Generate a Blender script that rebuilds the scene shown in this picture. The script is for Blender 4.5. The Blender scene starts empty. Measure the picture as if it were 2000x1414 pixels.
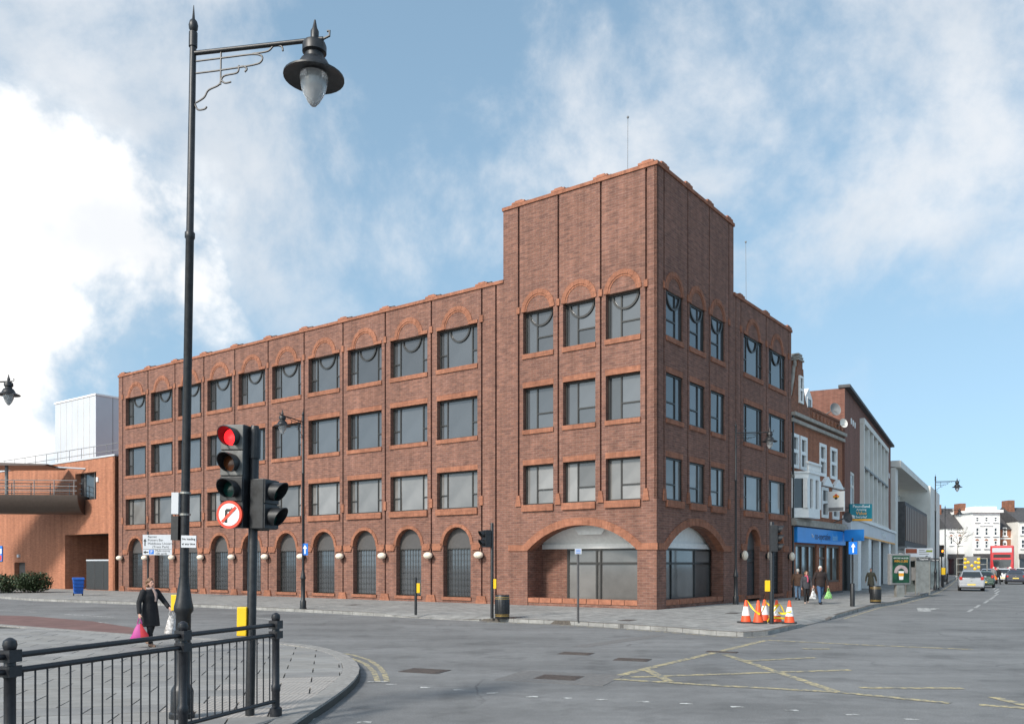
import bpy, bmesh, math, random
from mathutils import Vector, Matrix
from mathutils.geometry import tessellate_polygon
random.seed(7)
R = math.radians
scene = bpy.context.scene
col = scene.collection

# ------------------------------------------------------------------ camera, sky, sun, exposure
F_PX, HOR, EYE = 1672.0, 1102.0, 2.0          # focal length and horizon in photo pixels (2000 wide), eye height
cam_d = bpy.data.cameras.new('camera'); cam = bpy.data.objects.new('camera', cam_d); col.objects.link(cam)
cam.location = (0, 0, EYE); cam.rotation_euler = (R(90), 0, 0)
cam_d.sensor_width = 36; cam_d.lens = F_PX / 2000 * 36; cam_d.shift_y = (HOR - 707) / 2000
cam_d.clip_start = .1; cam_d.clip_end = 3000
scene.camera = cam

SUN_AZ = math.atan2(-.73, -.68); SUN_EL = R(36)
world = bpy.data.worlds.new('World'); scene.world = world; world.use_nodes = True
wt = world.node_tree; wt.nodes.clear()
def wn(t, **k):
    n = wt.nodes.new(t)
    for a, b in k.items(): setattr(n, a, b)
    return n
def wm(op, a, b=None, c=None):
    n = wn('ShaderNodeMath', operation=op)
    for i, s in enumerate((a, b, c)):
        if s is None: continue
        if isinstance(s, (int, float)): n.inputs[i].default_value = s
        else: wt.links.new(s, n.inputs[i])
    return n.outputs[0]
def wramp(x, a, b):
    n = wn('ShaderNodeMapRange', interpolation_type='SMOOTHSTEP'); wt.links.new(x, n.inputs[0])
    n.inputs[1].default_value = a; n.inputs[2].default_value = b
    return n.outputs[0]
sky = wn('ShaderNodeTexSky', sky_type='NISHITA', sun_disc=False)
sky.sun_elevation = SUN_EL; sky.sun_rotation = math.pi / 2 - SUN_AZ
sky.air_density = 1.0; sky.dust_density = .6; sky.ozone_density = 2.5
tc = wn('ShaderNodeTexCoord'); sp0 = wn('ShaderNodeSeparateXYZ'); wt.links.new(tc.outputs['Generated'], sp0.inputs[0])
cz = wn('ShaderNodeCombineXYZ'); wt.links.new(sp0.outputs[0], cz.inputs[0]); wt.links.new(sp0.outputs[1], cz.inputs[1]); wt.links.new(wm('ADD', wm('MULTIPLY', wm('MAXIMUM', sp0.outputs[2], 0.0), .66), .34), cz.inputs[2])
nz = wn('ShaderNodeVectorMath', operation='NORMALIZE'); wt.links.new(cz.outputs[0], nz.inputs[0]); wt.links.new(nz.outputs[0], sky.inputs['Vector'])
sp = wn('ShaderNodeSeparateXYZ'); wt.links.new(tc.outputs['Generated'], sp.inputs[0])
den = wm('ADD', wm('MAXIMUM', sp.outputs[2], 0.0), .22)
cb = wn('ShaderNodeCombineXYZ'); wt.links.new(wm('DIVIDE', sp.outputs[0], den), cb.inputs[0]); wt.links.new(wm('DIVIDE', sp.outputs[1], den), cb.inputs[1])
def wnoise(scale, detail, rough, off=0.0, dist=0.0, vec=None):
    n = wn('ShaderNodeTexNoise'); n.inputs['Scale'].default_value = scale; n.inputs['Detail'].default_value = detail
    n.inputs['Roughness'].default_value = rough; n.inputs['Distortion'].default_value = dist
    mp = wn('ShaderNodeMapping'); mp.inputs['Location'].default_value = (off, off * .7, off * .3)
    wt.links.new(vec or cb.outputs[0], mp.inputs[0]); wt.links.new(mp.outputs[0], n.inputs['Vector'])
    return n.outputs['Fac']
big = wnoise(.9, 3, .5, 3.1); fine = wnoise(4.6, 10, .60, 1.7, .15, tc.outputs['Generated'])
veil = wm('MULTIPLY', wm('MULTIPLY', wramp(wm('ADD', wm('MULTIPLY', big, .45), wm('MULTIPLY', fine, .75)), .56, .76), .80), wramp(sp0.outputs[2], .12, .36))
# one large sunlit cumulus low on the left, as a lumpy mass in direction space
def lump(x, z, r, w=1.0):
    d = Vector((x, 1, z)).normalized()
    v = wn('ShaderNodeVectorMath', operation='DISTANCE'); wt.links.new(tc.outputs['Generated'], v.inputs[0]); v.inputs[1].default_value = d
    return wm('SUBTRACT', r, v.outputs['Value'])
cn = wnoise(5.5, 8, .58, 5.2, .1, tc.outputs['Generated'])
cum = lump(-.56, .42, .13)
for a in ((-.46, .38, .13), (-.38, .34, .085), (-.52, .30, .09), (-.66, .36, .16), (-.42, .27, .05), (-.60, .14, .055)): cum = wm('MAXIMUM', cum, lump(*a))
cum = wramp(wm('ADD', cum, wm('MULTIPLY', wm('SUBTRACT', cn, .5), .30)), -.005, .06)
cov = wm('MAXIMUM', veil, cum)
shade = wnoise(3.0, 6, .6, 9.0, 0, tc.outputs['Generated'])
ccol = wn('ShaderNodeMix', data_type='RGBA'); wt.links.new(wramp(shade, .36, .6), ccol.inputs[0])
ccol.inputs[6].default_value = (4.4, 4.65, 4.95, 1); ccol.inputs[7].default_value = (5.5, 5.55, 5.65, 1)
ccum = wn('ShaderNodeMix', data_type='RGBA'); wt.links.new(wramp(shade, .32, .52), ccum.inputs[0]); ccum.inputs[6].default_value = (5.3, 5.45, 5.65, 1); ccum.inputs[7].default_value = (7.0, 6.95, 6.85, 1)
csel = wn('ShaderNodeMix', data_type='RGBA'); wt.links.new(cum, csel.inputs[0]); wt.links.new(ccol.outputs[2], csel.inputs[6]); wt.links.new(ccum.outputs[2], csel.inputs[7])
tint = wn('ShaderNodeMix', data_type='RGBA', blend_type='MULTIPLY'); tint.inputs[0].default_value = 1
wt.links.new(sky.outputs[0], tint.inputs[6]); tint.inputs[7].default_value = (2.0, 1.86, 1.42, 1)
mx = wn('ShaderNodeMix', data_type='RGBA'); wt.links.new(cov, mx.inputs[0]); wt.links.new(tint.outputs[2], mx.inputs[6]); wt.links.new(csel.outputs[2], mx.inputs[7])
bg = wn('ShaderNodeBackground'); bg.inputs[1].default_value = .10; wt.links.new(mx.outputs[2], bg.inputs[0])
wo = wn('ShaderNodeOutputWorld'); wt.links.new(bg.outputs[0], wo.inputs[0])

sd = bpy.data.lights.new('sun', 'SUN'); sun = bpy.data.objects.new('sun', sd); col.objects.link(sun)
sd.energy = 2.4; sd.angle = R(9); sd.color = (1, .95, .88)
sun.rotation_euler = Vector((math.cos(SUN_AZ) * math.cos(SUN_EL), math.sin(SUN_AZ) * math.cos(SUN_EL), math.sin(SUN_EL))).to_track_quat('Z', 'Y').to_euler()
sun.location = (-20, -20, 40)
scene.view_settings.view_transform = 'Standard'; scene.view_settings.look = 'None'
scene.view_settings.gamma = 1; scene.view_settings.use_curve_mapping = False
scene.view_settings.exposure = 0.82

# ------------------------------------------------------------------ helpers
def at(px, Y, z=None, py=None):
    return Vector(((px - 1000) / F_PX * Y, Y, z if z is not None else EYE + (HOR - py) / F_PX * Y))
def gnd(px, py, z=0.0):
    Y = (EYE - z) * F_PX / (py - HOR)
    return Vector(((px - 1000) / F_PX * Y, Y, z))
class MB:
    def __init__(s): s.v = []; s.f = []; s.M = None
    def add(s, vs, fs):
        b = len(s.v)
        for p in vs: s.v.append(tuple(s.M @ Vector(p)) if s.M is not None else tuple(p))
        s.f += [tuple(i + b for i in q) for q in fs]
        return s
    def box(s, x0, x1, y0, y1, z0, z1):
        return s.add([(x, y, z) for z in (z0, z1) for y in (y0, y1) for x in (x0, x1)], [(0, 2, 3, 1), (4, 5, 7, 6), (0, 1, 5, 4), (2, 6, 7, 3), (0, 4, 6, 2), (1, 3, 7, 5)])
    def prism(s, pts, z0, z1):                    # pts in xy, extruded in z
        n = len(pts)
        return s.add([(p[0], p[1], z0) for p in pts] + [(p[0], p[1], z1) for p in pts], [tuple(range(n))[::-1], tuple(range(n, 2 * n))] + [(i, (i + 1) % n, n + (i + 1) % n, n + i) for i in range(n)])
    def slab(s, mp, pts, n0, n1):                 # pts in facade (u, z), thickness n0..n1
        n = len(pts)
        return s.add([mp(p[0], n0, p[1]) for p in pts] + [mp(p[0], n1, p[1]) for p in pts], [tuple(range(n)), tuple(range(n, 2 * n))[::-1]] + [(i, n + i, n + (i + 1) % n, (i + 1) % n) for i in range(n)])
    def fbox(s, mp, u0, u1, n0, n1, z0, z1): return s.slab(mp, [(u0, z0), (u1, z0), (u1, z1), (u0, z1)], n0, n1)
    def tube(s, path, radii, n=8, flat=None):     # closed tapered tube; flat = per-point (rx, ry) ellipse in fixed axes
        P = [Vector(p) for p in path]; k = len(P)
        if isinstance(radii, (int, float)): radii = [radii] * k
        vs = []; up = None
        for i, p in enumerate(P):
            d = (P[min(i + 1, k - 1)] - P[max(i - 1, 0)]).normalized()
            if up is None: up = Vector((0, 1, 0)) if abs(d.y) < .9 else Vector((1, 0, 0))
            a = (up - d * up.dot(d)).normalized(); b = d.cross(a); up = a
            for j in range(n):
                t = 2 * math.pi * j / n; r = radii[i]
                rx, ry = r if isinstance(r, tuple) else (r, r)
                vs.append(p + b * (math.cos(t) * rx) + a * (math.sin(t) * ry))
        fs = [(i * n + j, i * n + (j + 1) % n, (i + 1) * n + (j + 1) % n, (i + 1) * n + j) for i in range(k - 1) for j in range(n)]
        fs += [tuple(range(n))[::-1], tuple(range((k - 1) * n, k * n))]
        return s.add(vs, fs)
    def lathe(s, prof, n=20, c=(0, 0, 0)):        # profile of (r, z), closed at both ends
        vs = [(c[0] + r * math.cos(2 * math.pi * j / n), c[1] + r * math.sin(2 * math.pi * j / n), c[2] + z) for r, z in prof for j in range(n)]
        k = len(prof)
        fs = [(i * n + j, i * n + (j + 1) % n, (i + 1) * n + (j + 1) % n, (i + 1) * n + j) for i in range(k - 1) for j in range(n)]
        return s.add(vs, fs + [tuple(range(n))[::-1], tuple(range((k - 1) * n, k * n))])
    def ball(s, c, r, n=12, m=8):
        rx, ry, rz = r if isinstance(r, tuple) else (r, r, r)
        vs = []
        for i in range(m + 1):
            a = math.pi * min(max(i, .02), m - .02) / m
            vs += [(c[0] + rx * math.sin(a) * math.cos(2 * math.pi * j / n), c[1] + ry * math.sin(a) * math.sin(2 * math.pi * j / n), c[2] - rz * math.cos(a)) for j in range(n)]
        fs = [(i * n + j, i * n + (j + 1) % n, (i + 1) * n + (j + 1) % n, (i + 1) * n + j) for i in range(m) for j in range(n)]
        return s.add(vs, fs + [tuple(range(n))[::-1], tuple(range(m * n, (m + 1) * n))])
    def mesh(s, name, m, smooth=False):
        me = bpy.data.meshes.new(name); me.from_pydata(s.v, [], s.f)
        bm = bmesh.new(); bm.from_mesh(me); bmesh.ops.recalc_face_normals(bm, faces=bm.faces); bm.to_mesh(me); bm.free()
        if m is not None: me.materials.append(m)
        if smooth:
            for p in me.polygons: p.use_smooth = True
            me.set_sharp_from_angle(angle=R(40))
        return me
    def build(s, name, m, parent=None, smooth=False, loc=None, rz=0, bevel=0):
        o = inst(s.mesh(name, m, smooth), name, parent, loc, rz)
        if bevel:
            b = o.modifiers.new('bevel', 'BEVEL'); b.width = bevel; b.segments = 2; b.limit_method = 'ANGLE'
        return o
def inst(me, name, parent=None, loc=None, rz=0):
    o = bpy.data.objects.new(name, me); col.objects.link(o)
    if parent is not None: o.parent = parent
    if loc is not None: o.location = loc
    if rz: o.rotation_euler = (0, 0, rz)
    return o
def tag(o, label, cat, group=None):
    o['label'] = label; o['category'] = cat
    if group: o['group'] = group
    return o
def structure(o): o['kind'] = 'structure'; return o
def thing(name, label, cat, loc=(0, 0, 0), rz=0, group=None):
    o = bpy.data.objects.new(name, None); col.objects.link(o); o.empty_display_size = .2
    o.location = loc; o.rotation_euler = (0, 0, rz)
    return tag(o, label, cat, group)
def copy_tree(o, parent=None):
    c = o.copy(); col.objects.link(c)
    if parent is not None: c.parent = parent
    for ch in list(o.children): copy_tree(ch, c)
    return c
def frozen(o):                                     # apply modifiers
    dg = bpy.context.evaluated_depsgraph_get(); me = bpy.data.meshes.new_from_object(o.evaluated_get(dg))
    o.modifiers.clear(); o.data = me; return o
def lettering(s, size, parent, loc, m, rot=(R(90), 0, 0), align='CENTER', ext=.004, name='lettering', sx=1.0):
    cu = bpy.data.curves.new(name, 'FONT'); cu.body = s; cu.size = size; cu.align_x = align; cu.align_y = 'CENTER'; cu.extrude = ext; cu.resolution_u = 3
    t = bpy.data.objects.new(name, cu); col.objects.link(t)
    dg = bpy.context.evaluated_depsgraph_get(); me = bpy.data.meshes.new_from_object(t.evaluated_get(dg)); bpy.data.objects.remove(t)
    me.materials.clear(); me.materials.append(m)
    o = inst(me, name, parent, loc); o.rotation_euler = rot; o.scale = (sx, 1, 1); return o

# ------------------------------------------------------------------ materials
def nt(name):
    m = bpy.data.materials.new(name); m.use_nodes = True
    return m, m.node_tree, m.node_tree.nodes['Principled BSDF']
def pm(name, c, rough=.6, metal=0.0, var=.12, ns=6.0, bump=0.0, spec=.5, ior=1.5, trans=0.0, emit=None, es=0.0, coat=0.0):
    m, t, b = nt(name); L = t.links.new
    b.inputs['Roughness'].default_value = rough; b.inputs['Metallic'].default_value = metal; b.inputs['IOR'].default_value = ior
    b.inputs['Specular IOR Level'].default_value = spec; b.inputs['Transmission Weight'].default_value = trans; b.inputs['Coat Weight'].default_value = coat
    if emit: b.inputs['Emission Color'].default_value = (*emit, 1); b.inputs['Emission Strength'].default_value = es
    tcn = t.nodes.new('ShaderNodeTexCoord'); n = t.nodes.new('ShaderNodeTexNoise'); n.inputs['Scale'].default_value = ns; n.inputs['Detail'].default_value = 6
    L(tcn.outputs['Object'], n.inputs['Vector'])
    mx_ = t.nodes.new('ShaderNodeMix'); mx_.data_type = 'RGBA'
    rp = t.nodes.new('ShaderNodeMapRange'); rp.inputs[1].default_value = .3; rp.inputs[2].default_value = .7; L(n.outputs['Fac'], rp.inputs[0]); L(rp.outputs[0], mx_.inputs[0])
    mx_.inputs[6].default_value = (*[x * (1 - var) for x in c], 1); mx_.inputs[7].default_value = (*[min(1, x * (1 + var)) for x in c], 1)
    L(mx_.outputs[2], b.inputs['Base Color'])
    if bump:
        bp = t.nodes.new('ShaderNodeBump'); bp.inputs['Strength'].default_value = bump; bp.inputs['Distance'].default_value = .01; L(n.outputs['Fac'], bp.inputs['Height']); L(bp.outputs[0], b.inputs['Normal'])
    return m
def brickm(name, c1, c2, mortar, bw=.33, bh=.105, ms=.010, streak=.35, bump=.5, axes='uz', dark=None):
    # courses run along whichever horizontal axis lies in the face; object space = metres
    m, t, b = nt(name); L = t.links.new; N = t.nodes.new
    tcn = N('ShaderNodeTexCoord'); s = N('ShaderNodeSeparateXYZ'); L(tcn.outputs['Object'], s.inputs[0])
    sn = N('ShaderNodeSeparateXYZ'); L(tcn.outputs['Normal'], sn.inputs[0])
    cbn = N('ShaderNodeCombineXYZ')
    if axes == 'xy': L(s.outputs[0], cbn.inputs[0]); L(s.outputs[1], cbn.inputs[1])
    else:
        ab = N('ShaderNodeMath'); ab.operation = 'ABSOLUTE'; L(sn.outputs[0], ab.inputs[0])
        gt = N('ShaderNodeMath'); gt.operation = 'GREATER_THAN'; L(ab.outputs[0], gt.inputs[0]); gt.inputs[1].default_value = .5
        mi = N('ShaderNodeMix'); mi.data_type = 'FLOAT'; L(gt.outputs[0], mi.inputs[0]); L(s.outputs[0], mi.inputs[2]); L(s.outputs[1], mi.inputs[3])
        if axes == 'zu': L(s.outputs[2], cbn.inputs[0]); L(mi.outputs[0], cbn.inputs[1])
        else: L(mi.outputs[0], cbn.inputs[0]); L(s.outputs[2], cbn.inputs[1])
    br = N('ShaderNodeTexBrick'); L(cbn.outputs[0], br.inputs['Vector'])
    br.inputs['Scale'].default_value = 1; br.inputs['Brick Width'].default_value = bw; br.inputs['Row Height'].default_value = bh; br.inputs['Mortar Size'].default_value = ms
    br.inputs['Mortar Smooth'].default_value = .2; br.inputs['Bias'].default_value = -.15
    br.inputs['Color1'].default_value = (*c1, 1); br.inputs['Color2'].default_value = (*c2, 1); br.inputs['Mortar'].default_value = (*mortar, 1)
    n = N('ShaderNodeTexNoise'); n.inputs['Scale'].default_value = 1.0; n.inputs['Detail'].default_value = 5; n.inputs['Roughness'].default_value = .65
    mpn = N('ShaderNodeMapping'); mpn.inputs['Scale'].default_value = (2.2, 2.2, 9); L(tcn.outputs['Object'], mpn.inputs[0]); L(mpn.outputs[0], n.inputs['Vector'])
    rp = N('ShaderNodeMapRange'); rp.inputs[1].default_value = .3; rp.inputs[2].default_value = .7; rp.inputs[3].default_value = 1 - streak; rp.inputs[4].default_value = 1 + streak; L(n.outputs['Fac'], rp.inputs[0])
    n2 = N('ShaderNodeTexNoise'); n2.inputs['Scale'].default_value = .35; n2.inputs['Detail'].default_value = 4; L(tcn.outputs['Object'], n2.inputs['Vector'])
    rp2 = N('ShaderNodeMapRange'); rp2.inputs[1].default_value = .3; rp2.inputs[2].default_value = .7; rp2.inputs[3].default_value = .9; rp2.inputs[4].default_value = 1.08; L(n2.outputs['Fac'], rp2.inputs[0])
    n3 = N('ShaderNodeTexNoise'); n3.inputs['Scale'].default_value = 1.0; n3.inputs['Detail'].default_value = 6; n3.inputs['Roughness'].default_value = .65     # rain streaking
    mp3 = N('ShaderNodeMapping'); mp3.inputs['Scale'].default_value = (2.6, 2.6, .16); L(tcn.outputs['Object'], mp3.inputs[0]); L(mp3.outputs[0], n3.inputs['Vector'])
    rp3 = N('ShaderNodeMapRange'); rp3.inputs[1].default_value = .35; rp3.inputs[2].default_value = .65; rp3.inputs[3].default_value = .80; rp3.inputs[4].default_value = 1.10; L(n3.outputs['Fac'], rp3.inputs[0])
    mu0 = N('ShaderNodeMath'); mu0.operation = 'MULTIPLY'; L(rp2.outputs[0], mu0.inputs[0]); L(rp3.outputs[0], mu0.inputs[1])
    mu = N('ShaderNodeMath'); mu.operation = 'MULTIPLY'; L(rp.outputs[0], mu.inputs[0]); L(mu0.outputs[0], mu.inputs[1])
    vm = N('ShaderNodeVectorMath'); vm.operation = 'SCALE'; L(br.outputs['Color'], vm.inputs[0]); L(mu.outputs[0], vm.inputs['Scale'])
    L(vm.outputs[0], b.inputs['Base Color']); b.inputs['Roughness'].default_value = .85; b.inputs['Specular IOR Level'].default_value = .25
    bp = N('ShaderNodeBump'); bp.invert = True; bp.inputs['Strength'].default_value = bump; bp.inputs['Distance'].default_value = .012; L(br.outputs['Fac'], bp.inputs['Height']); L(bp.outputs[0], b.inputs['Normal'])
    return m
M = {}
M['brick'] = brickm('brown_brick', (.225, .107, .077), (.155, .077, .061), (.24, .155, .12), streak=.30)
M['orange'] = brickm('orange_brick', (.33, .138, .082), (.27, .11, .066), (.25, .13, .09), bw=.105, bh=.33, streak=.22, ms=.006)
M['orange_plain'] = pm('terracotta', (.32, .128, .073), .85, var=.25, ns=4)
M['redbrick'] = brickm('red_brick', (.38, .135, .07), (.30, .105, .058), (.30, .18, .12), bw=.24, bh=.08, streak=.2)
M['civic'] = brickm('civic_brick', (.42, .165, .09), (.33, .125, .072), (.38, .21, .14), bw=.24, bh=.08, streak=.15)
M['oldbrick'] = brickm('old_brick', (.30, .11, .06), (.2, .08, .05), (.22, .15, .11), bw=.24, bh=.08, streak=.3)
M['brownbrick'] = brickm('brown_shop_brick', (.25, .105, .075), (.19, .08, .06), (.22, .14, .11), bw=.24, bh=.08, streak=.2)
M['glass'] = pm('window_glass', (.075, .08, .086), .06, var=.12, ns=.6, ior=1.85)
M['glass_low'] = pm('pale_reflection_glass', (.18, .174, .167), .08, var=.22, ns=.7, ior=1.7)  # paler base colour stands in for street reflections in the lower panes
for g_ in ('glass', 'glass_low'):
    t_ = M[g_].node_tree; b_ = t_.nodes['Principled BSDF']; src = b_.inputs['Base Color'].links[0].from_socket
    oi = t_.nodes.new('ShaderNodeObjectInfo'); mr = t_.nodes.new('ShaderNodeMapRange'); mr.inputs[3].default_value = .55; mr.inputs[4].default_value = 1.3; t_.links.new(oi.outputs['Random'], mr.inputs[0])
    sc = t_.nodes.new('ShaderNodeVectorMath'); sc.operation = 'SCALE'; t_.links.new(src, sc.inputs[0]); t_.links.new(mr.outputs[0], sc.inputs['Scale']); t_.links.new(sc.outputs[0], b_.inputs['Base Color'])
M['frame'] = pm('dark_grey_frame', (.028, .027, .025), .45)
M['lunette'] = pm('dark_grey_panel', (.075, .07, .068), .5, var=.08)
M['globe'] = pm('cream_globe_glass', (.78, .68, .55), .25, var=.05)
M['black'] = pm('black_paint', (.014, .015, .017), .45, var=.5, ns=16, bump=.15)
M['rail'] = pm('guard_rail_paint', (.016, .017, .021), .42, var=.3, ns=20, bump=.1)
M['white'] = pm('white_paint', (.80, .80, .78), .55, var=.06)
M['signwhite'] = pm('sign_white', (.52, .54, .57), .5, var=.05)
M['cream'] = pm('pale_render', (.70, .68, .63), .8, var=.08, ns=.8)
M['grey'] = pm('grey_metal', (.20, .20, .20), .5)
M['lightgrey'] = pm('pale_grey_panel', (.5, .52, .55), .45, var=.04, ns=.5)
M['slate'] = pm('slate', (.07, .068, .07), .7, var=.25, ns=3)
M['steel'] = pm('brushed_steel', (.33, .32, .29), .4, .5, var=.2, ns=3)
M['yellow'] = pm('yellow_plastic', (.85, .52, .01), .4, var=.05)
M['blue'] = pm('sign_blue', (.01, .17, .62), .4, var=.04)
M['bankblue'] = pm('fascia_blue', (.015, .26, .72), .4, var=.06, ns=1)
M['teal'] = pm('teal_vinyl', (.0, .17, .22), .4, var=.1, ns=1)
M['amber'] = pm('orange_yellow_vinyl', (.8, .36, .03), .5)
M['signred'] = pm('sign_red', (.62, .05, .02), .4)
M['orangecone'] = pm('cone_orange', (.78, .085, .02), .5, var=.12)
M['tape'] = pm('barrier_tape', (.80, .58, .02), .4)
M['rubber'] = pm('black_rubber', (.025, .025, .026), .8)
M['gold'] = pm('gold_band', (.55, .36, .1), .35, .6)
M['wood'] = pm('brown_wood', (.09, .045, .025), .5)
M['stone'] = pm('weathered_stone', (.34, .31, .27), .85, var=.25, ns=2.5, bump=.2)
M['binblue'] = pm('bin_blue', (.01, .09, .38), .45)
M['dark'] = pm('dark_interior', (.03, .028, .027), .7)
M['clear'] = pm('clear_lamp_glass', (.95, .96, .97), .03, trans=.7, var=.02)
M['lensoff'] = pm('unlit_green_lens', (.005, .035, .028), .2)
M['lensamber'] = pm('unlit_amber_lens', (.10, .03, .01), .2)
M['lensred'] = pm('lit_red_lens', (.8, .02, .02), .3, emit=(1, .015, .02), es=1.4)
M['lensamberlit'] = pm('lit_amber_lens', (.9, .2, .02), .3, emit=(1, .25, .02), es=2.5)
M['bark'] = pm('bark', (.09, .07, .055), .9)
M['leaf'] = pm('evergreen_leaf', (.035, .055, .02), .6, var=.5, ns=3)
M['grass'] = pm('grass_blades', (.07, .11, .03), .7, var=.4)

# ------------------------------------------------------------------ the setting: road, pavements, markings
CX, CY = 6.03, 35.6                                # street corner of the brick building
ROT = math.atan2(.803, .596)
uL = Vector((-.803, .596)); uR = Vector((.596, .803))
BLD = Matrix.Translation((CX, CY, 0)) @ Matrix.Rotation(ROT, 4, 'Z')     # local x = along side street front, y = along main front
INV = BLD.inverted()
def tL(px):                                        # metres along the main front for a photo column
    k = (px - 1000) / F_PX; return (CX - k * CY) / (k * uL.y - uL.x)
def tR(px):
    k = (px - 1000) / F_PX; return (CX - k * CY) / (k * uR.y - uR.x)
def zL(px, py): return EYE + (HOR - py) / F_PX * (CY + uL.y * tL(px))
def zR(px, py): return EYE + (HOR - py) / F_PX * (CY + uR.y * tR(px))

def asphalt():
    m, t, b = nt('asphalt'); L = t.links.new; N = t.nodes.new
    tcn = N('ShaderNodeTexCoord')
    def noise(s, d, r=.6, vec=None):
        n = N('ShaderNodeTexNoise'); n.inputs['Scale'].default_value = s; n.inputs['Detail'].default_value = d; n.inputs['Roughness'].default_value = r
        L(vec or tcn.outputs['Object'], n.inputs['Vector']); return n.outputs['Fac']
    mpn = N('ShaderNodeMapping'); mpn.inputs['Rotation'].default_value = (0, 0, R(28)); mpn.inputs['Scale'].default_value = (.12, .9, 1); L(tcn.outputs['Object'], mpn.inputs[0])
    def rng(x, lo, hi, a=.3, c=.7):
        n = N('ShaderNodeMapRange'); n.inputs[1].default_value = a; n.inputs[2].default_value = c; n.inputs[3].default_value = lo; n.inputs[4].default_value = hi; L(x, n.inputs[0]); return n.outputs[0]
    def mul(a, c):
        n = N('ShaderNodeMath'); n.operation = 'MULTIPLY'; L(a, n.inputs[0]); L(c, n.inputs[1]); return n.outputs[0]
    g = noise(55, 3, .7)
    f = mul(mul(mul(rng(g, .6, 1.4), rng(noise(.25, 5), .8, 1.16)), rng(noise(1.0, 5, .6, mpn.outputs[0]), .84, 1.14)), rng(noise(3.5, 8, .75), .86, 1.13))
    f = mul(f, rng(noise(.9, 4, .55), .80, 1.0, .36, .46))
    vo = N('ShaderNodeTexVoronoi'); vo.feature = 'DISTANCE_TO_EDGE'; vo.inputs['Scale'].default_value = .16
    dn = N('ShaderNodeMixRGB'); dn.blend_type = 'ADD'; dn.inputs[0].default_value = 1; L(tcn.outputs['Object'], dn.inputs[1])
    nc = N('ShaderNodeTexNoise'); nc.inputs['Scale'].default_value = .8; nc.inputs['Detail'].default_value = 6; L(tcn.outputs['Object'], nc.inputs['Vector']); L(nc.outputs['Color'], dn.inputs[2]); L(dn.outputs[0], vo.inputs['Vector'])
    gate = rng(noise(.13, 2), 0, 1, .52, .6)
    crack = N('ShaderNodeMapRange'); crack.inputs[1].default_value = .001; crack.inputs[2].default_value = .005; crack.inputs[3].default_value = .62; crack.inputs[4].default_value = 1; L(vo.outputs['Distance'], crack.inputs[0])
    mixc = N('ShaderNodeMix'); mixc.data_type = 'FLOAT'; L(gate, mixc.inputs[0]); mixc.inputs[2].default_value = 1; L(crack.outputs[0], mixc.inputs[3])
    f = mul(f, mixc.outputs[0])
    vm = N('ShaderNodeVectorMath'); vm.operation = 'SCALE'; vm.inputs[0].default_value = (.178, .178, .176); L(f, vm.inputs['Scale']); L(vm.outputs[0], b.inputs['Base Color'])
    b.inputs['Roughness'].default_value = .82; b.inputs['Specular IOR Level'].default_value = .35
    bp = N('ShaderNodeBump'); bp.inputs['Strength'].default_value = .35; bp.inputs['Distance'].default_value = .01; L(g, bp.inputs['Height']); L(bp.outputs[0], b.inputs['Normal'])
    return m
M['asphalt'] = asphalt()
M['paving'] = brickm('paving_slabs', (.30, .295, .28), (.25, .245, .235), (.13, .125, .12), bw=.9, bh=.6, ms=.012, streak=.22, bump=.3, axes='xy')
M['slabs'] = [pm('slab_grey_%s' % n, c, .85, var=.14, ns=2.5, bump=.15) for n, c in (('warm', (.235, .228, .215)), ('mid', (.21, .206, .20)), ('pale', (.255, .25, .24)))]
M['joint'] = pm('slab_joint', (.06, .058, .052), .9)
M['kerb'] = pm('granite_kerb', (.085, .072, .06), .8, var=.3, ns=14, bump=.2)
M['kerb2'] = pm('granite_kerb_lighter', (.125, .108, .092), .8, var=.3, ns=14, bump=.2)
M['kerbpale'] = pm('pale_kerb', (.26, .25, .235), .8, var=.22, ns=12, bump=.2)
def worn(name, c):                                  # thermoplastic paint, worn through in patches
    m, t, b = nt(name); L = t.links.new; N = t.nodes.new
    tcn = N('ShaderNodeTexCoord'); n = N('ShaderNodeTexNoise'); n.inputs['Scale'].default_value = 7; n.inputs['Detail'].default_value = 8; n.inputs['Roughness'].default_value = .75; L(tcn.outputs['Object'], n.inputs['Vector'])
    r = N('ShaderNodeMapRange'); r.inputs[1].default_value = .40; r.inputs[2].default_value = .56; L(n.outputs['Fac'], r.inputs[0])
    x = N('ShaderNodeMix'); x.data_type = 'RGBA'; L(r.outputs[0], x.inputs[0]); x.inputs[6].default_value = (*c, 1); x.inputs[7].default_value = (.16, .16, .155, 1); L(x.outputs[2], b.inputs['Base Color'])
    b.inputs['Roughness'].default_value = .8
    return m
M['wornyellow'] = worn('worn_yellow_paint', (.52, .43, .22)); M['wornwhite'] = worn('worn_white_paint', (.62, .62, .60))
M['redroad'] = pm('red_surfacing', (.155, .085, .075), .85, var=.2, ns=1.5)
M['iron'] = pm('rusty_iron', (.085, .072, .066), .6, .3, var=.3, ns=14, bump=.3)
M['patch'] = pm('tarmac_patch', (.15, .145, .14), .85, var=.15, ns=10, bump=.2)

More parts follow.
